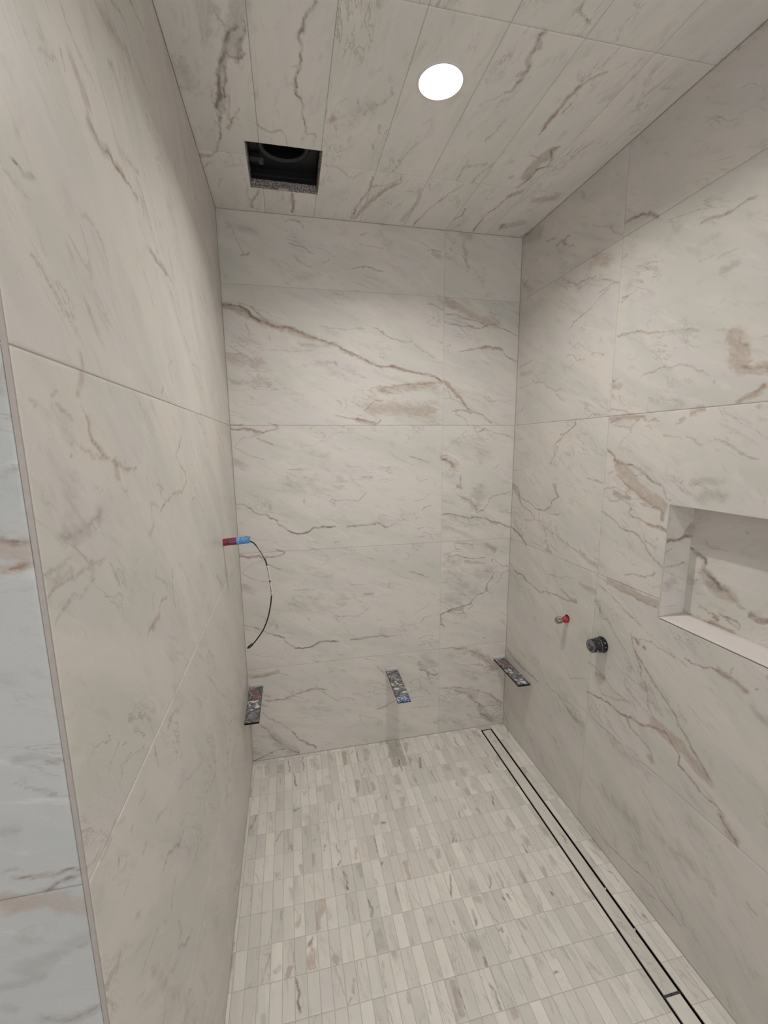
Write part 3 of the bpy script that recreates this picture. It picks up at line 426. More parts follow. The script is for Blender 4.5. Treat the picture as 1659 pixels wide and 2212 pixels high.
def vein_field(P, veins, wp=True):
    F = np.zeros((len(P), 4), np.float32)
    if not veins: return F
    Q = warp(P) if wp else P
    lo = P.min(0) - .02; hi = P.max(0) + .02
    for k, w, a, pts in veins:
        R = max(w * 3.4, .0052) if k in 'bg' else w * 2.0
        if (pts.max(0) < lo - R).any() or (pts.min(0) > hi + R).any(): continue
        sel = np.where((Q[:, 0] > pts[:, 0].min() - R) & (Q[:, 0] < pts[:, 0].max() + R) &
                       (Q[:, 1] > pts[:, 1].min() - R) & (Q[:, 1] < pts[:, 1].max() + R))[0]
        if len(sel) == 0: continue
        S = Q[sel]; d = np.full(len(sel), 1e9)
        if len(pts) == 1: d = np.hypot(*(S - pts[0]).T)
        for A, B in zip(pts[:-1], pts[1:]):
            ab = B - A; L2 = max(ab @ ab, 1e-9); t = np.clip(((S - A) @ ab) / L2, 0, 1)
            d = np.minimum(d, np.hypot(*(S - A - t[:, None] * ab).T))
        F[sel, CH[k]] = np.maximum(F[sel, CH[k]], a * np.clip(1 - d / R, 0, 1))
    return F

class Surf:
    """tiled surface: each tile a finely divided slab face with dropped edges, all in one mesh"""
    def __init__(s, name, axis, value, normal, thick=.004):
        s.name = name; s.ax, s.v = axis, value; s.nrm = normal; s.th = thick
        s.V = []; s.Fq = []; s.uv = []; s.ve = []; s.n = 0
        s.u, s.w = {0: (1, 2), 1: (0, 2), 2: (1, 0)}[axis]
    def tile(s, a0, a1, b0, b1, step, veins=None, gap=.0008, hole=None, off=None, z=None, swap=False, flat=0.0, wp=True, tilt=0.0):
        a0, a1 = min(a0, a1) + gap, max(a0, a1) - gap; b0, b1 = min(b0, b1) + gap, max(b0, b1) - gap
        def lin(x0, x1, extra):
            n = max(2, int(round((x1 - x0) / step)) + 1); g = np.linspace(x0, x1, n)
            for e in extra:
                if x0 < e < x1: g = np.sort(np.append(g[np.abs(g - e) > 1e-6], e))
            ch = min(.0007, (x1 - x0) * .1)
            return np.concatenate([[x0], [x0], [x0 + ch], g[1:-1][(g[1:-1] > x0 + ch * 1.5) & (g[1:-1] < x1 - ch * 1.5)], [x1 - ch], [x1], [x1]])
        ga = lin(a0, a1, hole[:2] if hole else []); gb = lin(b0, b1, hole[2:] if hole else [])
        na, nb = len(ga), len(gb)
        A, B = np.meshgrid(ga, gb, indexing='ij'); P2 = np.stack([A.ravel(), B.ravel()], 1)
        dep = np.zeros((na, nb))
        for r in (1, na - 2): dep[r, :] = .0004
        for r in (1, nb - 2): dep[:, r] = .0004
        for r in (0, na - 1): dep[r, :] = s.th
        for r in (0, nb - 1): dep[:, r] = s.th
        V = np.zeros((na * nb, 3)); V[:, s.u] = P2[:, 0]; V[:, s.w] = P2[:, 1]; V[:, s.ax] = s.v - s.nrm * (dep.ravel() + tilt)
        idx = np.arange(na * nb).reshape(na, nb)
        q = np.stack([idx[:-1, :-1], idx[1:, :-1], idx[1:, 1:], idx[:-1, 1:]], -1).reshape(-1, 4)
        if hole:
            c = P2[q].mean(1)
            q = q[~((c[:, 0] > hole[0]) & (c[:, 0] < hole[1]) & (c[:, 1] > hole[2]) & (c[:, 1] < hole[3]))]
        e = np.zeros(3); e[s.u] = 1; f = np.zeros(3); f[s.w] = 1
        if np.cross(e, f)[s.ax] * s.nrm < 0: q = q[:, ::-1]
        off = off if off is not None else rng.uniform(-20, 20, 2); z = z if z is not None else rng.uniform(0, 40)
        uv = np.zeros((na * nb, 3), np.float32)
        loc = P2 - np.array([a0, b0])
        if swap: loc = loc[:, ::-1]
        uv[:, :2] = loc + off; uv[:, 2] = z
        s.V.append(V); s.Fq.append(q + s.n); s.uv.append(uv); s.ve.append(vein_field(P2, veins or [], wp)); s.n += na * nb
    def build(s, mat, parent=None, flat=True):
        V = np.concatenate(s.V).astype(np.float32); Q = np.concatenate(s.Fq).astype(np.int32)
        me = bpy.data.meshes.new(s.name); me.vertices.add(len(V)); me.vertices.foreach_set('co', V.ravel())
        me.loops.add(Q.size); me.loops.foreach_set('vertex_index', Q.ravel())
        me.polygons.add(len(Q)); me.polygons.foreach_set('loop_start', np.arange(0, Q.size, 4, dtype=np.int32))
        me.update(calc_edges=True)
        a = me.attributes.new('tuv', 'FLOAT_VECTOR', 'POINT'); a.data.foreach_set('vector', np.concatenate(s.uv).ravel())
        a = me.attributes.new('vein', 'FLOAT_COLOR', 'POINT'); a.data.foreach_set('color', np.concatenate(s.ve).astype(np.float32).ravel())
        me.materials.append(mat)
        o = bpy.data.objects.new(s.name, me); link(o, parent); return o
def slab(o, pieces, mat):
    """joins plain backing boxes (grout bed and wall core) to a tiled surface mesh"""
    bm = bmesh.new(); bm.from_mesh(o.data)
    n0 = len(bm.faces)
    for lo, hi in pieces: bx(bm, lo, hi)
    bm.faces.ensure_lookup_table()
    for f in bm.faces[n0:]: f.material_index = 1
    bm.to_mesh(o.data); bm.free(); o.data.materials.append(mat)
G = .0018   # grout face lies this far behind the tile face

# ================================================================== the setting
# ---- back wall
S = Surf('wall_back', 1, 0.0, -1)
zs = [0, Z4, Z3, Z2, Z1, H]; rowoff = [(3.1, 2.2), (8.4, 1.9), (8.4, 1.9), (5.0, 9.0), (-4.4, 6.0)]
for i in range(5):
    S.tile(0, VJ, zs[i], zs[i + 1], .0034, VEINS['back'], off=rowoff[i], z=1.5 if i in (1, 2) else 3.0 + i)
    S.tile(VJ, W, zs[i], zs[i + 1], .0034, VEINS['back'])
o = S.build(M_WALL); slab(o, [((-.16, G, -.1), (W + .25, .12, H + .2))], M_GROUT); tag(o, kind='structure')
# ---- left wall with the outer face of its free end
S = Surf('wall_left', 0, 0.0, 1)
for i in range(5):
    cuts = [0, -.872, -LE + .0005] if i in (0, 1) else ([0, -LE + .0005] if i in (2, 3) else [0, -LE + .0005])
    for a, b in zip(cuts[:-1], cuts[1:]): S.tile(a, b, zs[i], zs[i + 1], .0048, VEINS['left'])
o = S.build(M_LEFT); slab(o, [((-.14, -LE + .004, -.1), (-G, 0.0, H + .2))], M_GROUT); tag(o, kind='structure')
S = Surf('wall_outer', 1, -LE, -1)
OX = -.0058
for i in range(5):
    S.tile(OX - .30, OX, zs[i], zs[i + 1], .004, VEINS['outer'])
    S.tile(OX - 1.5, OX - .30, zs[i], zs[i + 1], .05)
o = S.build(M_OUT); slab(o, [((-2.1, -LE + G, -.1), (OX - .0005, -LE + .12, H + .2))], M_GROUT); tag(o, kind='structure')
# metal edge profile on the free corner
bm = bmesh.new(); bx(bm, (OX + .0006, -LE - .0012, 0), (-.0001, -LE + .0009, H))
from_bm_o = from_bm('trim_1', bm, M_PROFILE, bevel=.0008); tag(from_bm_o, kind='structure')
# ---- right wall with niche opening
S = Surf('wall_right', 0, W, -1)
hol = (-NR, -NL, NB, NT)
for i in range(5):
    S.tile(-RJ, 0, zs[i], zs[i + 1], .0036, VEINS['right'])
    lo_, hi_ = -RJ - 1.2, -RJ
    h = hol if i in (1, 2) else None
    S.tile(lo_, hi_, zs[i], zs[i + 1], .0045, VEINS['right'], hole=hol if h else None, off=(i * 3.3, i * 2.1), z=9 + i)
    for k in range(2): S.tile(lo_ - 1.2 * (k + 1), lo_ - 1.2 * k, zs[i], zs[i + 1], .06)
wr = S.build(M_RIGHT)
x0, x1 = W + G, W + .25
q_ = .006
slab(wr, [((x0, -NL + q_, -.1), (x1, .12, H + .2)), ((x0, YF - .1, -.1), (x1, -NR - q_, H + .2)), ((x0, -NR - q_, -.1), (x1, -NL + q_, NB - q_)), ((x0, -NR - q_, NT + q_), (x1, -NL + q_, H + .2)),
          ((W + ND + .006, -NR - q_, NB - q_), (x1, -NL + q_, NT + q_))], M_GROUT); tag(wr, kind='structure')
S = Surf('niche_back', 0, W + ND, -1)
S.tile(-NR - .003, -NL + .003, NB + .004, NT + .003, .0038, VEINS['nback'], gap=.0003)
S.build(M_WALL, wr)
S = Surf('niche_side', 1, -NL, -1)
S.tile(W + .001, W + ND + .003, NB, NT, .0038, VEINS['nside'], gap=.0002); S.build(M_WALL, wr)
S = Surf('niche_side', 1, -NR, 1)
S.tile(W + .001, W + ND, NB, NT, .03, None, gap=.0002); S.build(M_WALL, wr)
S = Surf('niche_soffit', 2, NT, -1)
S.tile(-NR, -NL, W + .001, W + ND, .02, None, gap=.0002); S.build(M_WALL, wr)
# sloped sill slab
S = Surf('niche_sill', 2, NB, 1, thick=.004)
S.tile(-NR, -NL, W - .0002, W + ND, .02, None, gap=.0002)
sill = S.build(M_SILL, wr)
for v in sill.data.vertices: v.co.z += max(0, (v.co.x - W)) * .075
bm = bmesh.new()      # slim metal edging round the niche mouth
e = .0022
bx(bm, (W - .0006, -NL, NB - e), (W + .002, -NL + e, NT + e)); bx(bm, (W - .0006, -NR, NT), (W + .002, -NL, NT + e)); bx(bm, (W - .0006, -NR, NB - e), (W + .002, -NL, NB))
bx(bm, (W - .0006, -NR - e, NB - e), (W + .002, -NR, NT + e))
M_NEDGE = plain('satin_niche_edging', (.62, .57, .53), .4, .1)
from_bm('niche_edging', bm, M_NEDGE, wr)

# ---- ceiling with the fan opening
HX0, HX1, HY0, HY1 = .158, .413, -.441, -.179
S = Surf('ceiling', 2, H, -1)
xs = [0, .2035, .4085, .6125, .8165, 1.0195, 1.2255, W]
ys = [0, -.370, -.983, -1.596, -2.209, -2.822, -3.435, YF]
for j in range(len(ys) - 1):
    for i in range(len(xs) - 1):
        near = j < 2 or (j == 2)
        S.tile(ys[j + 1], ys[j], xs[i], xs[i + 1], .005 if j < 2 else (.007 if j == 2 else .08), VEINS['ceil'] if j < 3 else None,
               gap=.0007, hole=(HY0, HY1, HX0, HX1) if (j < 2 and i < 3) else None)
ce = S.build(M_CEIL)
za, zb = H + G, H + .03
slab(ce, [((-.15, HY1, za), (W + .25, .12, zb)), ((-.15, YF - .1, za), (W + .25, HY0, zb)), ((-.15, HY0, za), (HX0, HY1, zb)), ((HX1, HY0, za), (W + .25, HY1, zb)),
          ((-.15, YF - .1, H + .30), (W + .25, .12, H + .33))], M_CGROUT)
tag(ce, kind='structure')
# ragged rim of the cut: torn board edge lining the opening
bm = bmesh.new()
def rim(p0, p1, inward, n=46):
    p0 = Vector(p0); p1 = Vector(p1); prev = None
    for k in range(n + 1):
        t = k / n; c = p0.lerp(p1, t)
        j = random.uniform(.000, .0035) + (.003 if random.random() < .15 else 0)
        cols = [bm.verts.new(c + Vector(inward) * (j * f_) + Vector((0, 0, z_))) for f_, z_ in ((-.3, -.0005), (.55, .0008), (1.0, .007), (.4, .012), (1.3, .018), (.8, .030))]
        if prev:
            for a_, b_ in zip(range(5), range(1, 6)): bm.faces.new((prev[a_], cols[a_], cols[b_], prev[b_]))
        prev = cols
rim((HX0, HY1, H), (HX1, HY1, H), (0, -1, 0)); rim((HX0, HY0, H), (HX1, HY0, H), (0, 1, 0))
rim((HX0, HY0, H), (HX0, HY1, H), (1, 0, 0)); rim((HX1, HY0, H), (HX1, HY1, H), (-1, 0, 0))
from_bm('torn_opening_edge', bm, M_EDGE, ce)
# tile tab left standing at the far edge of the cut
box('tile_tab', (.262, HY1 - .007, H - .0002), (.300, HY1, H + .006), M_CGROUT, ce, bevel=.0008)

# ---- floor: small mosaic chips
S = Surf('floor', 2, 0.0, 1, thick=.003)
PX, PY = .03724, .10755
def chipv(a0, a1, b0, b1):
    out = []
    for v_ in VEINS['floor']:
        c = v_[3].mean(0)
        if a0 < c[0] < a1 and b0 < c[1] < b1: out.append(v_)
    if not out and random.random() < .34:      # faint markings cut through at random, as in any sawn mosaic
        r = random.random(); u0_, u1_ = random.uniform(a0, a1), random.uniform(b0, b1); sl = random.uniform(-.35, .35)
        if r < .55:
            n_ = random.uniform(.015, .05)
            out.append((random.choice('bg'), .0014, random.uniform(.45, .8), np.array([[u0_ - n_, u1_ - sl * n_], [u0_ + n_ * .1, u1_ + .002], [u0_ + n_, u1_ + sl * n_]])))
        else:
            out.append((random.choice('BGG'), random.uniform(.006, .014), random.uniform(.45, .8), np.array([[u0_ - .02, u1_ - sl * .02], [u0_ + .02, u1_ + sl * .02]])))
    return out
DX0, DX1, DY0 = 1.2635, 1.3235, -.033
xe = [0.0] + [.0115 + PX * k for k in range(40)]
xe = [x for x in xe if x < W] + [W]
ye = [0.0] + [-.0225 - PY * k for k in range(36)]
for j in range(len(ye) - 1):
    far = ye[j] > -1.35
    for i in range(len(xe) - 1):
        a, b = xe[i], xe[i + 1]
        if b - a < .004: continue
        if b > DX0 - .001 and a < DX1 + .001:
            if a < DX0 - .004: b = min(b, DX0 - .0035)
            elif b > DX1 + .004: a = max(a, DX1 + .0035)
            else: continue
            if b - a < .004: continue
        S.tile(ye[j + 1], ye[j], a, b, .0036 if far else .02, chipv(ye[j + 1], ye[j], a, b) if far else None, gap=.0008, tilt=random.uniform(0, .0003))
fl = S.build(M_FLOOR)
slab(fl, [((-.15, YF - .1, -.1), (DX0 - .004, .12, -.0014)), ((DX1 + .004, YF - .1, -.1), (W + .25, .12, -.0014)), ((DX0 - .004, YF - .1, -.1), (DX1 + .004, .12, -.02)),
          ((DX0 - .004, DY0 + .004, -.02), (DX1 + .004, .12, -.0014))], M_MGROUT)
tag(fl, kind='structure')
o = box('floor_bathroom', (-2.1, YF - .1, -.1), (-.15, -LE, 0), M_PAINT); tag(o, kind='structure')
# ---- rest of the bathroom round the camera
WX0, WX1, WZ0, WZ1 = -.55, .95, .8, 2.1
bm = bmesh.new()
bx(bm, (-2.1, YF - .12, -.1), (WX0, YF, H + .2)); bx(bm, (WX1, YF - .12, -.1), (W + .25, YF, H + .2))
bx(bm, (WX0, YF - .12, -.1), (WX1, YF, WZ0)); bx(bm, (WX0, YF - .12, WZ1), (WX1, YF, H + .2))
tag(from_bm('wall_front', bm, M_PAINT), kind='structure')
tag(box('wall_bathroom', (-2.22, YF - .12, -.1), (-2.1, -LE + .12, H + .2), M_PAINT), kind='structure')
tag(box('ceiling_bathroom', (-2.1, YF - .1, H), (-.15, -LE, H + .1), M_PAINT), kind='structure')
w1 = box('added_window_1', (WX0, YF - .10, WZ0), (WX1, YF - .09, WZ1), M_FILLPANE); tag(w1, kind='structure')  # unseen opening added to go with the fill light
bm = bmesh.new()
for lo, hi in (((WX0, WZ0), (WX0 + .05, WZ1)), ((WX1 - .05, WZ0), (WX1, WZ1)), ((WX0, WZ0), (WX1, WZ0 + .05)), ((WX0, WZ1 - .05), (WX1, WZ1)), ((.175, WZ0), (.225, WZ1))):
    bx(bm, (lo[0], YF - .08, lo[1]), (hi[0], YF - .04, hi[1]))
from_bm('added_window_frame', bm, M_PAINT, w1)

# ================================================================== things
# ---- recessed LED light
def downlight(x, y, r, label):
    t = empty('ceiling_light', (x, y, H), label, 'light')
    bm = bmesh.new(); lathe(bm, [(0, r + .004), (.0022, r + .0035), (.0032, r + .001), (.0028, r - .002), (.001, r - .002)], (0, 0, -1), (0, 0, 0), 72)
    from_bm('trim_ring', bm, M_PAINT, t, smooth=True)
    bm = bmesh.new(); lathe(bm, [(.0012, r - .0015), (.0022, r * .8), (.0026, 0)], (0, 0, -1), (0, 0, 0), 72)
    from_bm('diffuser', bm, M_LED, t, smooth=True)
downlight(LAMP[0], LAMP[1], .0625, 'round lit white light flush in the marble shower ceiling')
downlight(.55, -2.45, .075, 'round lit ceiling light over the space outside the shower')

# ---- exhaust fan housing above the ceiling opening
fan = empty('exhaust_fan_housing', ((HX0 + HX1) / 2, (HY0 + HY1) / 2, H + .03), 'black open fan housing seen through the square hole cut in the ceiling', 'vent housing')
ox, oy, oz = fan.location
hw, hd, hh = (HX1 - HX0) / 2 - .003, (HY1 - HY0) / 2 - .003, .20
bm = bmesh.new(); tk = .003
bx(bm, (-hw, -hd, 0), (-hw + tk, hd, hh)); bx(bm, (hw - tk, -hd, 0), (hw, hd, hh))
bx(bm, (-hw + tk, -hd, 0), (hw - tk, -hd + tk, hh)); bx(bm, (-hw + tk, hd - tk, 0), (hw - tk, hd, hh)); bx(bm, (-hw + tk, -hd + tk, hh - tk), (hw - tk, hd - tk, hh))
from_bm('housing_box', bm, M_BLACKPL, fan)
RC = (.0, -.023)
bm = bmesh.new(); top = []; bot = []; n_ = 96
for k in range(n_):
    a_ = 2 * math.pi * k / n_; c_, s_ = math.cos(a_), math.sin(a_)
    tx = ((hw - tk) * (1 if c_ > 0 else -1) - RC[0]) / c_ if abs(c_) > 1e-6 else 1e9
    ty = ((hd - tk) * (1 if s_ > 0 else -1) - RC[1]) / s_ if abs(s_) > 1e-6 else 1e9
    t_ = min(tx, ty)
    bot.append(bm.verts.new((RC[0] + c_ * .074, RC[1] + s_ * .074, .036))); top.append(bm.verts.new((RC[0] + c_ * t_, RC[1] + s_ * t_, .036)))
for k in range(n_): bm.faces.new((bot[k], top[k], top[(k + 1) % n_], bot[(k + 1) % n_]))
lathe(bm, [(0, .074), (.05, .066), (.14, .060)], (0, 0, 1), (RC[0], RC[1], .036), 96)
bmesh.ops.remove_doubles(bm, verts=bm.verts, dist=.0002)
from_bm('baffle_plate', bm, M_BLACKPL, fan)
bm = bmesh.new()
lathe(bm, [(.0, .094), (-.003, .092), (-.006, .087), (-.006, .081), (-.003, .076), (.0, .0745)], (0, 0, 1), (RC[0], RC[1], .036), 96)
from_bm('inlet_ring', bm, M_GREYPL, fan, smooth=True)
bm = bmesh.new(); bx(bm, (-hw + tk, .030, .018), (-.088, .056, .034)); from_bm('terminal_block', bm, M_GREYPL, fan, bevel=.001)
bm = bmesh.new(); bx(bm, (-.0885, .048, .012), (-.074, .0495, .028)); bx(bm, (-.0885, .0495, .012), (-.0745, .058, .0135))
from_bm('wire_clip', bm, plain('grey_clip_plastic', (.13, .14, .15), .5), fan)
bm = bmesh.new(); bx(bm, (-hw + tk, hd - tk - .004, .012), (hw - tk, hd - tk, .016)); from_bm('flange_rib', bm, M_GREYPL, fan)

# ---- three bench brackets cantilevered from the back wall
def bracket(x0, x1, z, length, skew, label, mat, seed, tip=None, red=False):
    t = empty('bench_bracket', ((x0 + x1) / 2, 0, z), label, 'bracket', 'flat bench brackets on the back wall')
    w = (x1 - x0) / 2; th = .0085
    bm = bmesh.new(); bx(bm, (-w, -length, -th), (w, .0, 0))
    for v in bm.verts:
        if v.co.y < -.01: v.co.x += skew; 
    from_bm('support_bar', bm, M_DARKMETAL, t, bevel=.0012)
    bm = bmesh.new()     # crusted top skin, slightly uneven
    nx, ny = 12, 60; g = []
    rr = random.Random(seed)
    for i in range(nx + 1):
        row = []
        for j in range(ny + 1):
            y = -length + .001 + (length - .002) * j / ny; f_ = 1 - (y + length) / length
            edge = i in (0, nx) or j in (0, ny)
            row.append(bm.verts.new((-w + .001 + 2 * (w - .001) * i / nx + skew * f_, y, .0001 if edge else .0005 + rr.uniform(0, .0009))))
        g.append(row)
    for i in range(nx):
        for j in range(ny): bm.faces.new((g[i][j], g[i + 1][j], g[i + 1][j + 1], g[i][j + 1]))
    from_bm('mortar_crusted_top', bm, mat, t, smooth=True)
    # mortar blobs
    bm = bmesh.new()
    for k in range(7):
        cx_, cy_ = rr.uniform(-w * .7, w * .7), rr.uniform(-length * .95, -length * .35); R = rr.uniform(.004, .010); n = 14; el = rr.uniform(1, 2.2); an = rr.uniform(0, 3)
        cx_ += skew * (-cy_ / length)
        top = bm.verts.new((cx_, cy_, .0035)); r1 = []; r2_ = []
        for q in range(n):
            a_ = 2 * math.pi * q / n; rad = R * (1 + .3 * math.sin(3 * a_ + k) + rr.uniform(-.15, .15))
            u_, v_ = rad * el * math.cos(a_), rad * math.sin(a_) / el ** .3
            dx, dy = u_ * math.cos(an) - v_ * math.sin(an), u_ * math.sin(an) + v_ * math.cos(an)
            dx = max(-w + .001, min(w - .001, cx_ - skew * (-cy_ / length) + dx)) + skew * (-cy_ / length) - cx_
            dy = max(-length + .002, cy_ + dy) - cy_
            r1.append(bm.verts.new((cx_ + dx, cy_ + dy, .0008))); r2_.append(bm.verts.new((cx_ + dx * .65, cy_ + dy * .65, .0029)))
        for q in range(n):
            q2 = (q + 1) % n; bm.faces.new((r1[q], r1[q2], r2_[q2], r2_[q])); bm.faces.new((r2_[q], r2_[q2], top))
    o_ = from_bm('mortar_splashes', bm, M_WHITE, t, smooth=True); tag(o_, 'dried white mortar', kind='stuff')
    # pale sealant collar at the root
    bm = bmesh.new(); bx(bm, (-w - .003, -.006, -th - .003), (-w, -.0005, .010)); bx(bm, (w, -.006, -th - .003), (w + .003, -.0005, .010)); bx(bm, (-w, -.012, .0005), (w, -.0005, .0125))
    from_bm('sealant_collar', bm, M_WHITE, t, bevel=.0008)
    if tip:
        bm = bmesh.new(); bx(bm, (-w + skew + .0005, -length - .0006, -.004), (w + skew - .0005, -length + .036, .0021))
        o_ = from_bm('blue_smear', bm, M_BLUE, t, bevel=.0008); tag(o_, 'blue and white paint smear')
    if red:
        bm = bmesh.new()
        for k in range(2):
            yy = (-.055, -.10)[k]
            bx(bm, (-w * .5 + .01 * k, yy - .022, .001), (-w * .5 + .022 + .01 * k, yy + .02, .0022))
        o_ = from_bm('red_smear', bm, splatter('pinkish_red_smear', (.42, .16, .16), [((.12, .12, .13), 60, .5, .9)]), t, bevel=.0006); tag(o_, 'pinkish red smear')
    return t
bracket(.0105, .0735, .424, .304, 0.0, 'dark mortar-splattered flat bracket in the left corner of the back wall', M_BRK, 3, red=True)
bracket(.712, .776, .424, .298, -.009, 'dark flat bracket with blue and white smeared tip, middle of the back wall', M_BRKB, 5, tip=True)
bracket(1.338, 1.404, .418, .288, -.006, 'dark flat bracket with red smear in the right corner near the drain', M_BRK, 9, red=True)

# ---- shower arm stub taped red and blue on the left wall
py_, pz_ = -.4535, 1.2675
arm = empty('shower_arm_stub', (0, py_, pz_), 'short capped pipe wrapped in red and blue tape on the left wall', 'pipe')
arm.rotation_euler = (0, math.radians(-3.6), 0)
R_ = .0135
bm = bmesh.new(); lathe(bm, [(-.0, R_ - .001), (.001, R_), (.05, R_), (.0505, R_ - .0006)], (1, 0, 0), (0, 0, 0), 40, .0003)
o = from_bm('red_sleeve', bm, M_REDT, arm, smooth=True); tag(o, 'dark red taped half')
bm = bmesh.new(); lathe(bm, [(.0495, R_ - .0005), (.050, R_ + .0003), (.095, R_ + .0003), (.0975, R_ - .001), (.0975, R_ - .0035), (.080, R_ - .004), (.080, 0)], (1, 0, 0), (0, 0, 0), 40, .0003)
o = from_bm('blue_sleeve', bm, M_BLUET, arm, smooth=True); tag(o, 'light blue taped open end')
bm = bmesh.new(); r_ = R_ + .0008; rows = []
for k in range(6):
    a_ = math.radians(-8 + k * 5)
    rows.append([bm.verts.new((x_, -math.cos(a_) * r_, math.sin(a_) * r_)) for x_ in (.025, .051)])
for A_, B_ in zip(rows[:-1], rows[1:]): bm.faces.new((A_[0], A_[1], B_[1], B_[0]))
from_bm('blue_stripe', bm, M_BLUESTRIPE, arm, smooth=True)
bm = bmesh.new(); lathe(bm, [(.0002, R_ + .003), (.0012, R_ + .0028), (.0014, R_ - .0005)], (1, 0, 0), (0, 0, 0), 36)
from_bm('wall_sleeve', bm, M_WHITE, arm, smooth=True)
# cable hanging out of the open end
cab_px = [(534, 1164), (541, 1168), (550, 1175), (562, 1190), (573, 1210), (580, 1235), (584, 1262), (586.5, 1282), (584, 1310), (578, 1337), (570, 1358), (560, 1374), (550, 1387), (545, 1392)]
cw = [on_plane(a_, b_, 1, py_ - .004 - .0005 * i) for i, (a_, b_) in enumerate(cab_px)]
cw[0] = np.array([.0825, py_, pz_ + .001]); cw[1] = np.array([.0985, py_ - .001, pz_ - .0012])
def smoothpts(P, n=6):
    P = [np.array(p_, float) for p_ in P]; out = []
    for i in range(len(P) - 1):
        p0, p1, p2, p3 = P[max(i - 1, 0)], P[i], P[i + 1], P[min(i + 2, len(P) - 1)]
        for k in range(n):
            t = k / n; out.append(.5 * ((2 * p1) + (-p0 + p2) * t + (2 * p0 - 5 * p1 + 4 * p2 - p3) * t * t + (-p0 + 3 * p1 - 3 * p2 + p3) * t ** 3))
    out.append(P[-1]); return out
cp = smoothpts(cw)
cable = empty('hanging_cable', tuple(cp[0]), 'thin black cable curving down out of the taped pipe on the left wall', 'cable')
base = cp[0]; loc = [p_ - base for p_ in cp]
bm = bmesh.new(); tube(bm, loc, .0026, 12); from_bm('cable_cord', bm, M_CABLE, cable, smooth=True)
endp, end0 = on_plane(534, 1401, 1, py_ - .011) - base, loc[-1]
d_ = Vector(endp - end0); L_ = d_.length
bm = bmesh.new(); lathe(bm, [(-.003, .0022), (-.001, .0045), (.004, .0055), (.006, .0048), (.0065, .0052), (L_ * .6, .0058), (L_ * .85, .0040), (L_, .0012), (L_, 0)], d_, end0, 20)
from_bm('cable_plug', bm, M_GREYPL, cable, smooth=True)
bm = bmesh.new(); rr = random.Random(4)
for i in range(14, 46):
    if 22 < i < 27 or rr.random() < .12: continue
    p_ = Vector(loc[i]); R1 = rr.uniform(.0030, .0044) if i > 26 else rr.uniform(.0010, .0018)
    if i > 42: continue
    q_ = Vector(loc[i + 1]); sd = Vector((.0016, -.0022, .0006))
    tube(bm, [p_ + sd * .7, (p_ + q_) / 2 + sd * rr.uniform(.9, 1.3), q_ + sd * .7], [R1 * .5, R1, R1 * .6], 7)
o = from_bm('mortar_crust', bm, M_WHITE, cable, smooth=True); tag(o, 'dried white mortar on the cable', kind='stuff')

# ---- red pipe stub with brass end on the right wall
st = empty('supply_stub', (W, -.5215, .8565), 'small red and brass pipe stub sticking out of the right wall', 'pipe')
bm = bmesh.new(); lathe(bm, [(.0006, 0), (.0006, .0165), (.0004, .0172)], (-1, 0, 0), (0, 0, .004), 32); from_bm('wall_hole_shade', bm, M_BLACK, st)  # flat black disc: shade inside the pipe hole painted as colour
bm = bmesh.new(); lathe(bm, [(.0, .0145), (.002, .0150), (.010, .0150), (.016, .0135), (.020, .0100), (.028, .0095), (.030, .0095)], (-1, 0, 0), (0, 0, 0), 36)
o = from_bm('red_collar', bm, M_REDP, st, smooth=True); tag(o, 'glossy red collar')
bm = bmesh.new(); lathe(bm, [(.027, .009), (.029, .0125), (.034, .0142), (.036, .0130), (.038, .0145), (.044, .0145), (.046, .0132), (.050, .0136), (.053, .0130), (.053, .0085), (.047, .008), (.047, 0)], (-1, 0, 0), (0, 0, 0), 36)
o = from_bm('brass_fitting', bm, M_BRASS, st, smooth=True); tag(o, 'brass end fitting')
bm = bmesh.new()
for k in range(6):
    a_ = k * math.pi / 3 + .3
    lathe(bm, [(.030, .0), (.030, .0035), (.046, .0038), (.050, .002), (.050, 0)], (-1, 0, 0), (0, math.cos(a_) * .0118, math.sin(a_) * .0118), 8)
from_bm('grey_lugs', bm, plain('dull_grey_metal', (.16, .15, .13), .4, .6, var=.4, scale=100), st, smooth=True)

# ---- valve body
va = empty('shower_valve', (W, -.744, .8435), 'black round valve body smeared with mortar on the right wall below the niche', 'valve')
bm = bmesh.new(); lathe(bm, [(0, .031), (.003, .0315), (.006, .031), (.0065, .0285), (.009, .0285)], (-1, 0, 0), (0, 0, 0), 56); from_bm('wall_flange', bm, M_VALVE, va, smooth=True)
bm = bmesh.new(); lathe(bm, [(.0085, .0285), (.016, .0285), (.0165, .0293), (.0195, .0293), (.020, .0270), (.022, .0262), (.051, .0262), (.0525, .0252)], (-1, 0, 0), (0, 0, 0), 56); from_bm('valve_barrel', bm, M_VALVE, va, smooth=True)
bm = bmesh.new(); lathe(bm, [(.0520, .0254), (.0530, .0240), (.0530, .0205), (.0515, .0200), (.0515, .0110), (.0530, .0105), (.0530, .0065), (.0480, .0060), (.0480, 0)], (-1, 0, 0), (0, 0, 0), 48); from_bm('cartridge_face', bm, M_VFACE, va, smooth=True)
bm = bmesh.new(); lathe(bm, [(.0480, .0035), (.0545, .0035), (.0550, .0028), (.0550, 0)], (-1, 0, 0), (0, 0, 0), 6); from_bm('valve_stem', bm, plain('pale_stem_plastic', (.22, .22, .23), .4), va)
bm = bmesh.new(); lathe(bm, [(.0205, .0275), (.0212, .0279), (.0220, .0275)], (-1, 0, 0), (0, 0, 0), 56); from_bm('seal_ring', bm, plain('pale_seal_ring', (.30, .30, .32), .4), va, smooth=True)
bm = bmesh.new(); rr = random.Random(11)
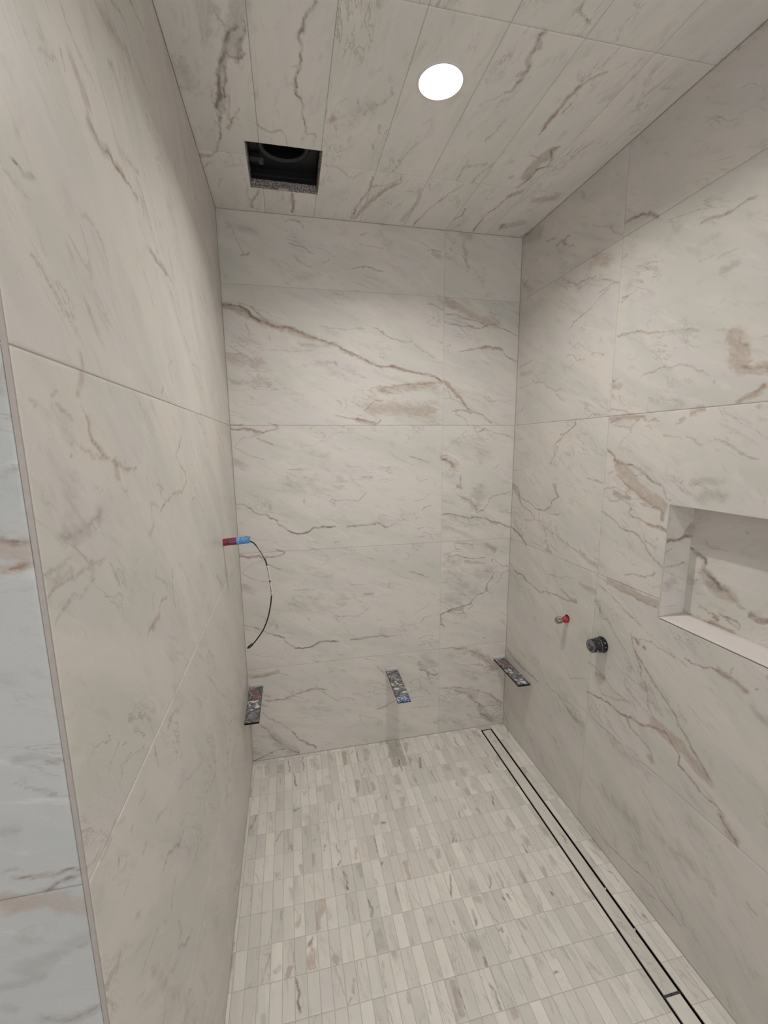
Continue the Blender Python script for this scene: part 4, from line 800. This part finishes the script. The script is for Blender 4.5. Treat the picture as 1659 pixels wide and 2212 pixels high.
for k in range(16):
    a_ = rr.uniform(2.6, 5.2) if k < 11 else rr.uniform(0, 6.2); x_ = rr.choice([rr.uniform(.0, .01), rr.uniform(.040, .053), rr.uniform(.02, .05)]); rad = .0262 if x_ > .02 else .0288
    c_ = Vector((-x_, math.cos(a_) * rad, math.sin(a_) * rad)); nrm = Vector((0, math.cos(a_), math.sin(a_)))
    lathe(bm, [(-.001, rr.uniform(.0014, .0028)), (.0007, .0014), (.0011, 0)], nrm, c_, 9, .0004)
o = from_bm('mortar_flecks', bm, M_WHITE, va, smooth=True); tag(o, kind='stuff')

# ---- linear drain let into the floor
dr = empty('linear_drain', ((DX0 + DX1) / 2, DY0, 0), 'long narrow tile-insert linear drain running along the right wall', 'drain')
cx = (DX0 + DX1) / 2; hw = (DX1 - DX0) / 2; DL = 2.4
bm = bmesh.new()
bx(bm, (-hw - .0012, -DL, -.018), (-hw, 0, -.0008)); bx(bm, (hw, -DL, -.018), (hw + .0012, 0, -.0006)); bx(bm, (-hw, -.0012, -.018), (hw, 0, -.0006)); bx(bm, (-hw, -DL, -.0195), (hw, 0, -.018))
from_bm('drain_channel', bm, M_DARKMETAL, dr)
gapw = .0060
def cover(y0, y1):
    S = Surf('tile_insert', 2, 0.0, 1, thick=.006)
    S.tile(y0, y1, DX0 + gapw, DX1 - gapw, .0048 if y1 > -1.35 else .02, [v_ for c_, t_ in (('F5', 'g 1.4 .9 280,480 325,520; g 1.4 .9 325,520 330,550 350,575; g 1.3 .5 570,860 590,900; g 1.3 .5 720,1130 740,1200'), ('F2', 'g 1.6 .6 980,190 1010,260; B 6 .4 1040,260 1060,330')) for v_ in parse('floor', c_, t_)] if y1 > -1.35 else None, gap=0.0)
    o_ = S.build(M_FLOOR, dr)
    o_.data.transform(Matrix.Translation((-cx, -DY0, -.0005))); return o_
cover(-1.2755, DY0 - .0045); cover(DY0 - DL + .01, -1.2835)
bm = bmesh.new(); bx(bm, (-hw + .001, -1.2835 - DY0, -.012), (hw - .001, -1.2755 - DY0, -.0035)); o = from_bm('joint_filler', bm, splatter('grey_grit', (.09, .08, .085), [((.3, .28, .28), 300, .6, .7)], rough=.9), dr)
bm = bmesh.new(); rr = random.Random(2)
for x_, y_ in ((.0286, -.965), (.0286, -1.105)):
    lathe(bm, [(-.002, .0035), (.001, .003), (.002, .0012), (.002, 0)], (0, 0, 1), (x_ , y_ - DY0, -.003), 10, .0006)
o = from_bm('mortar_bits', bm, M_WHITE, dr, smooth=True); tag(o, kind='stuff')
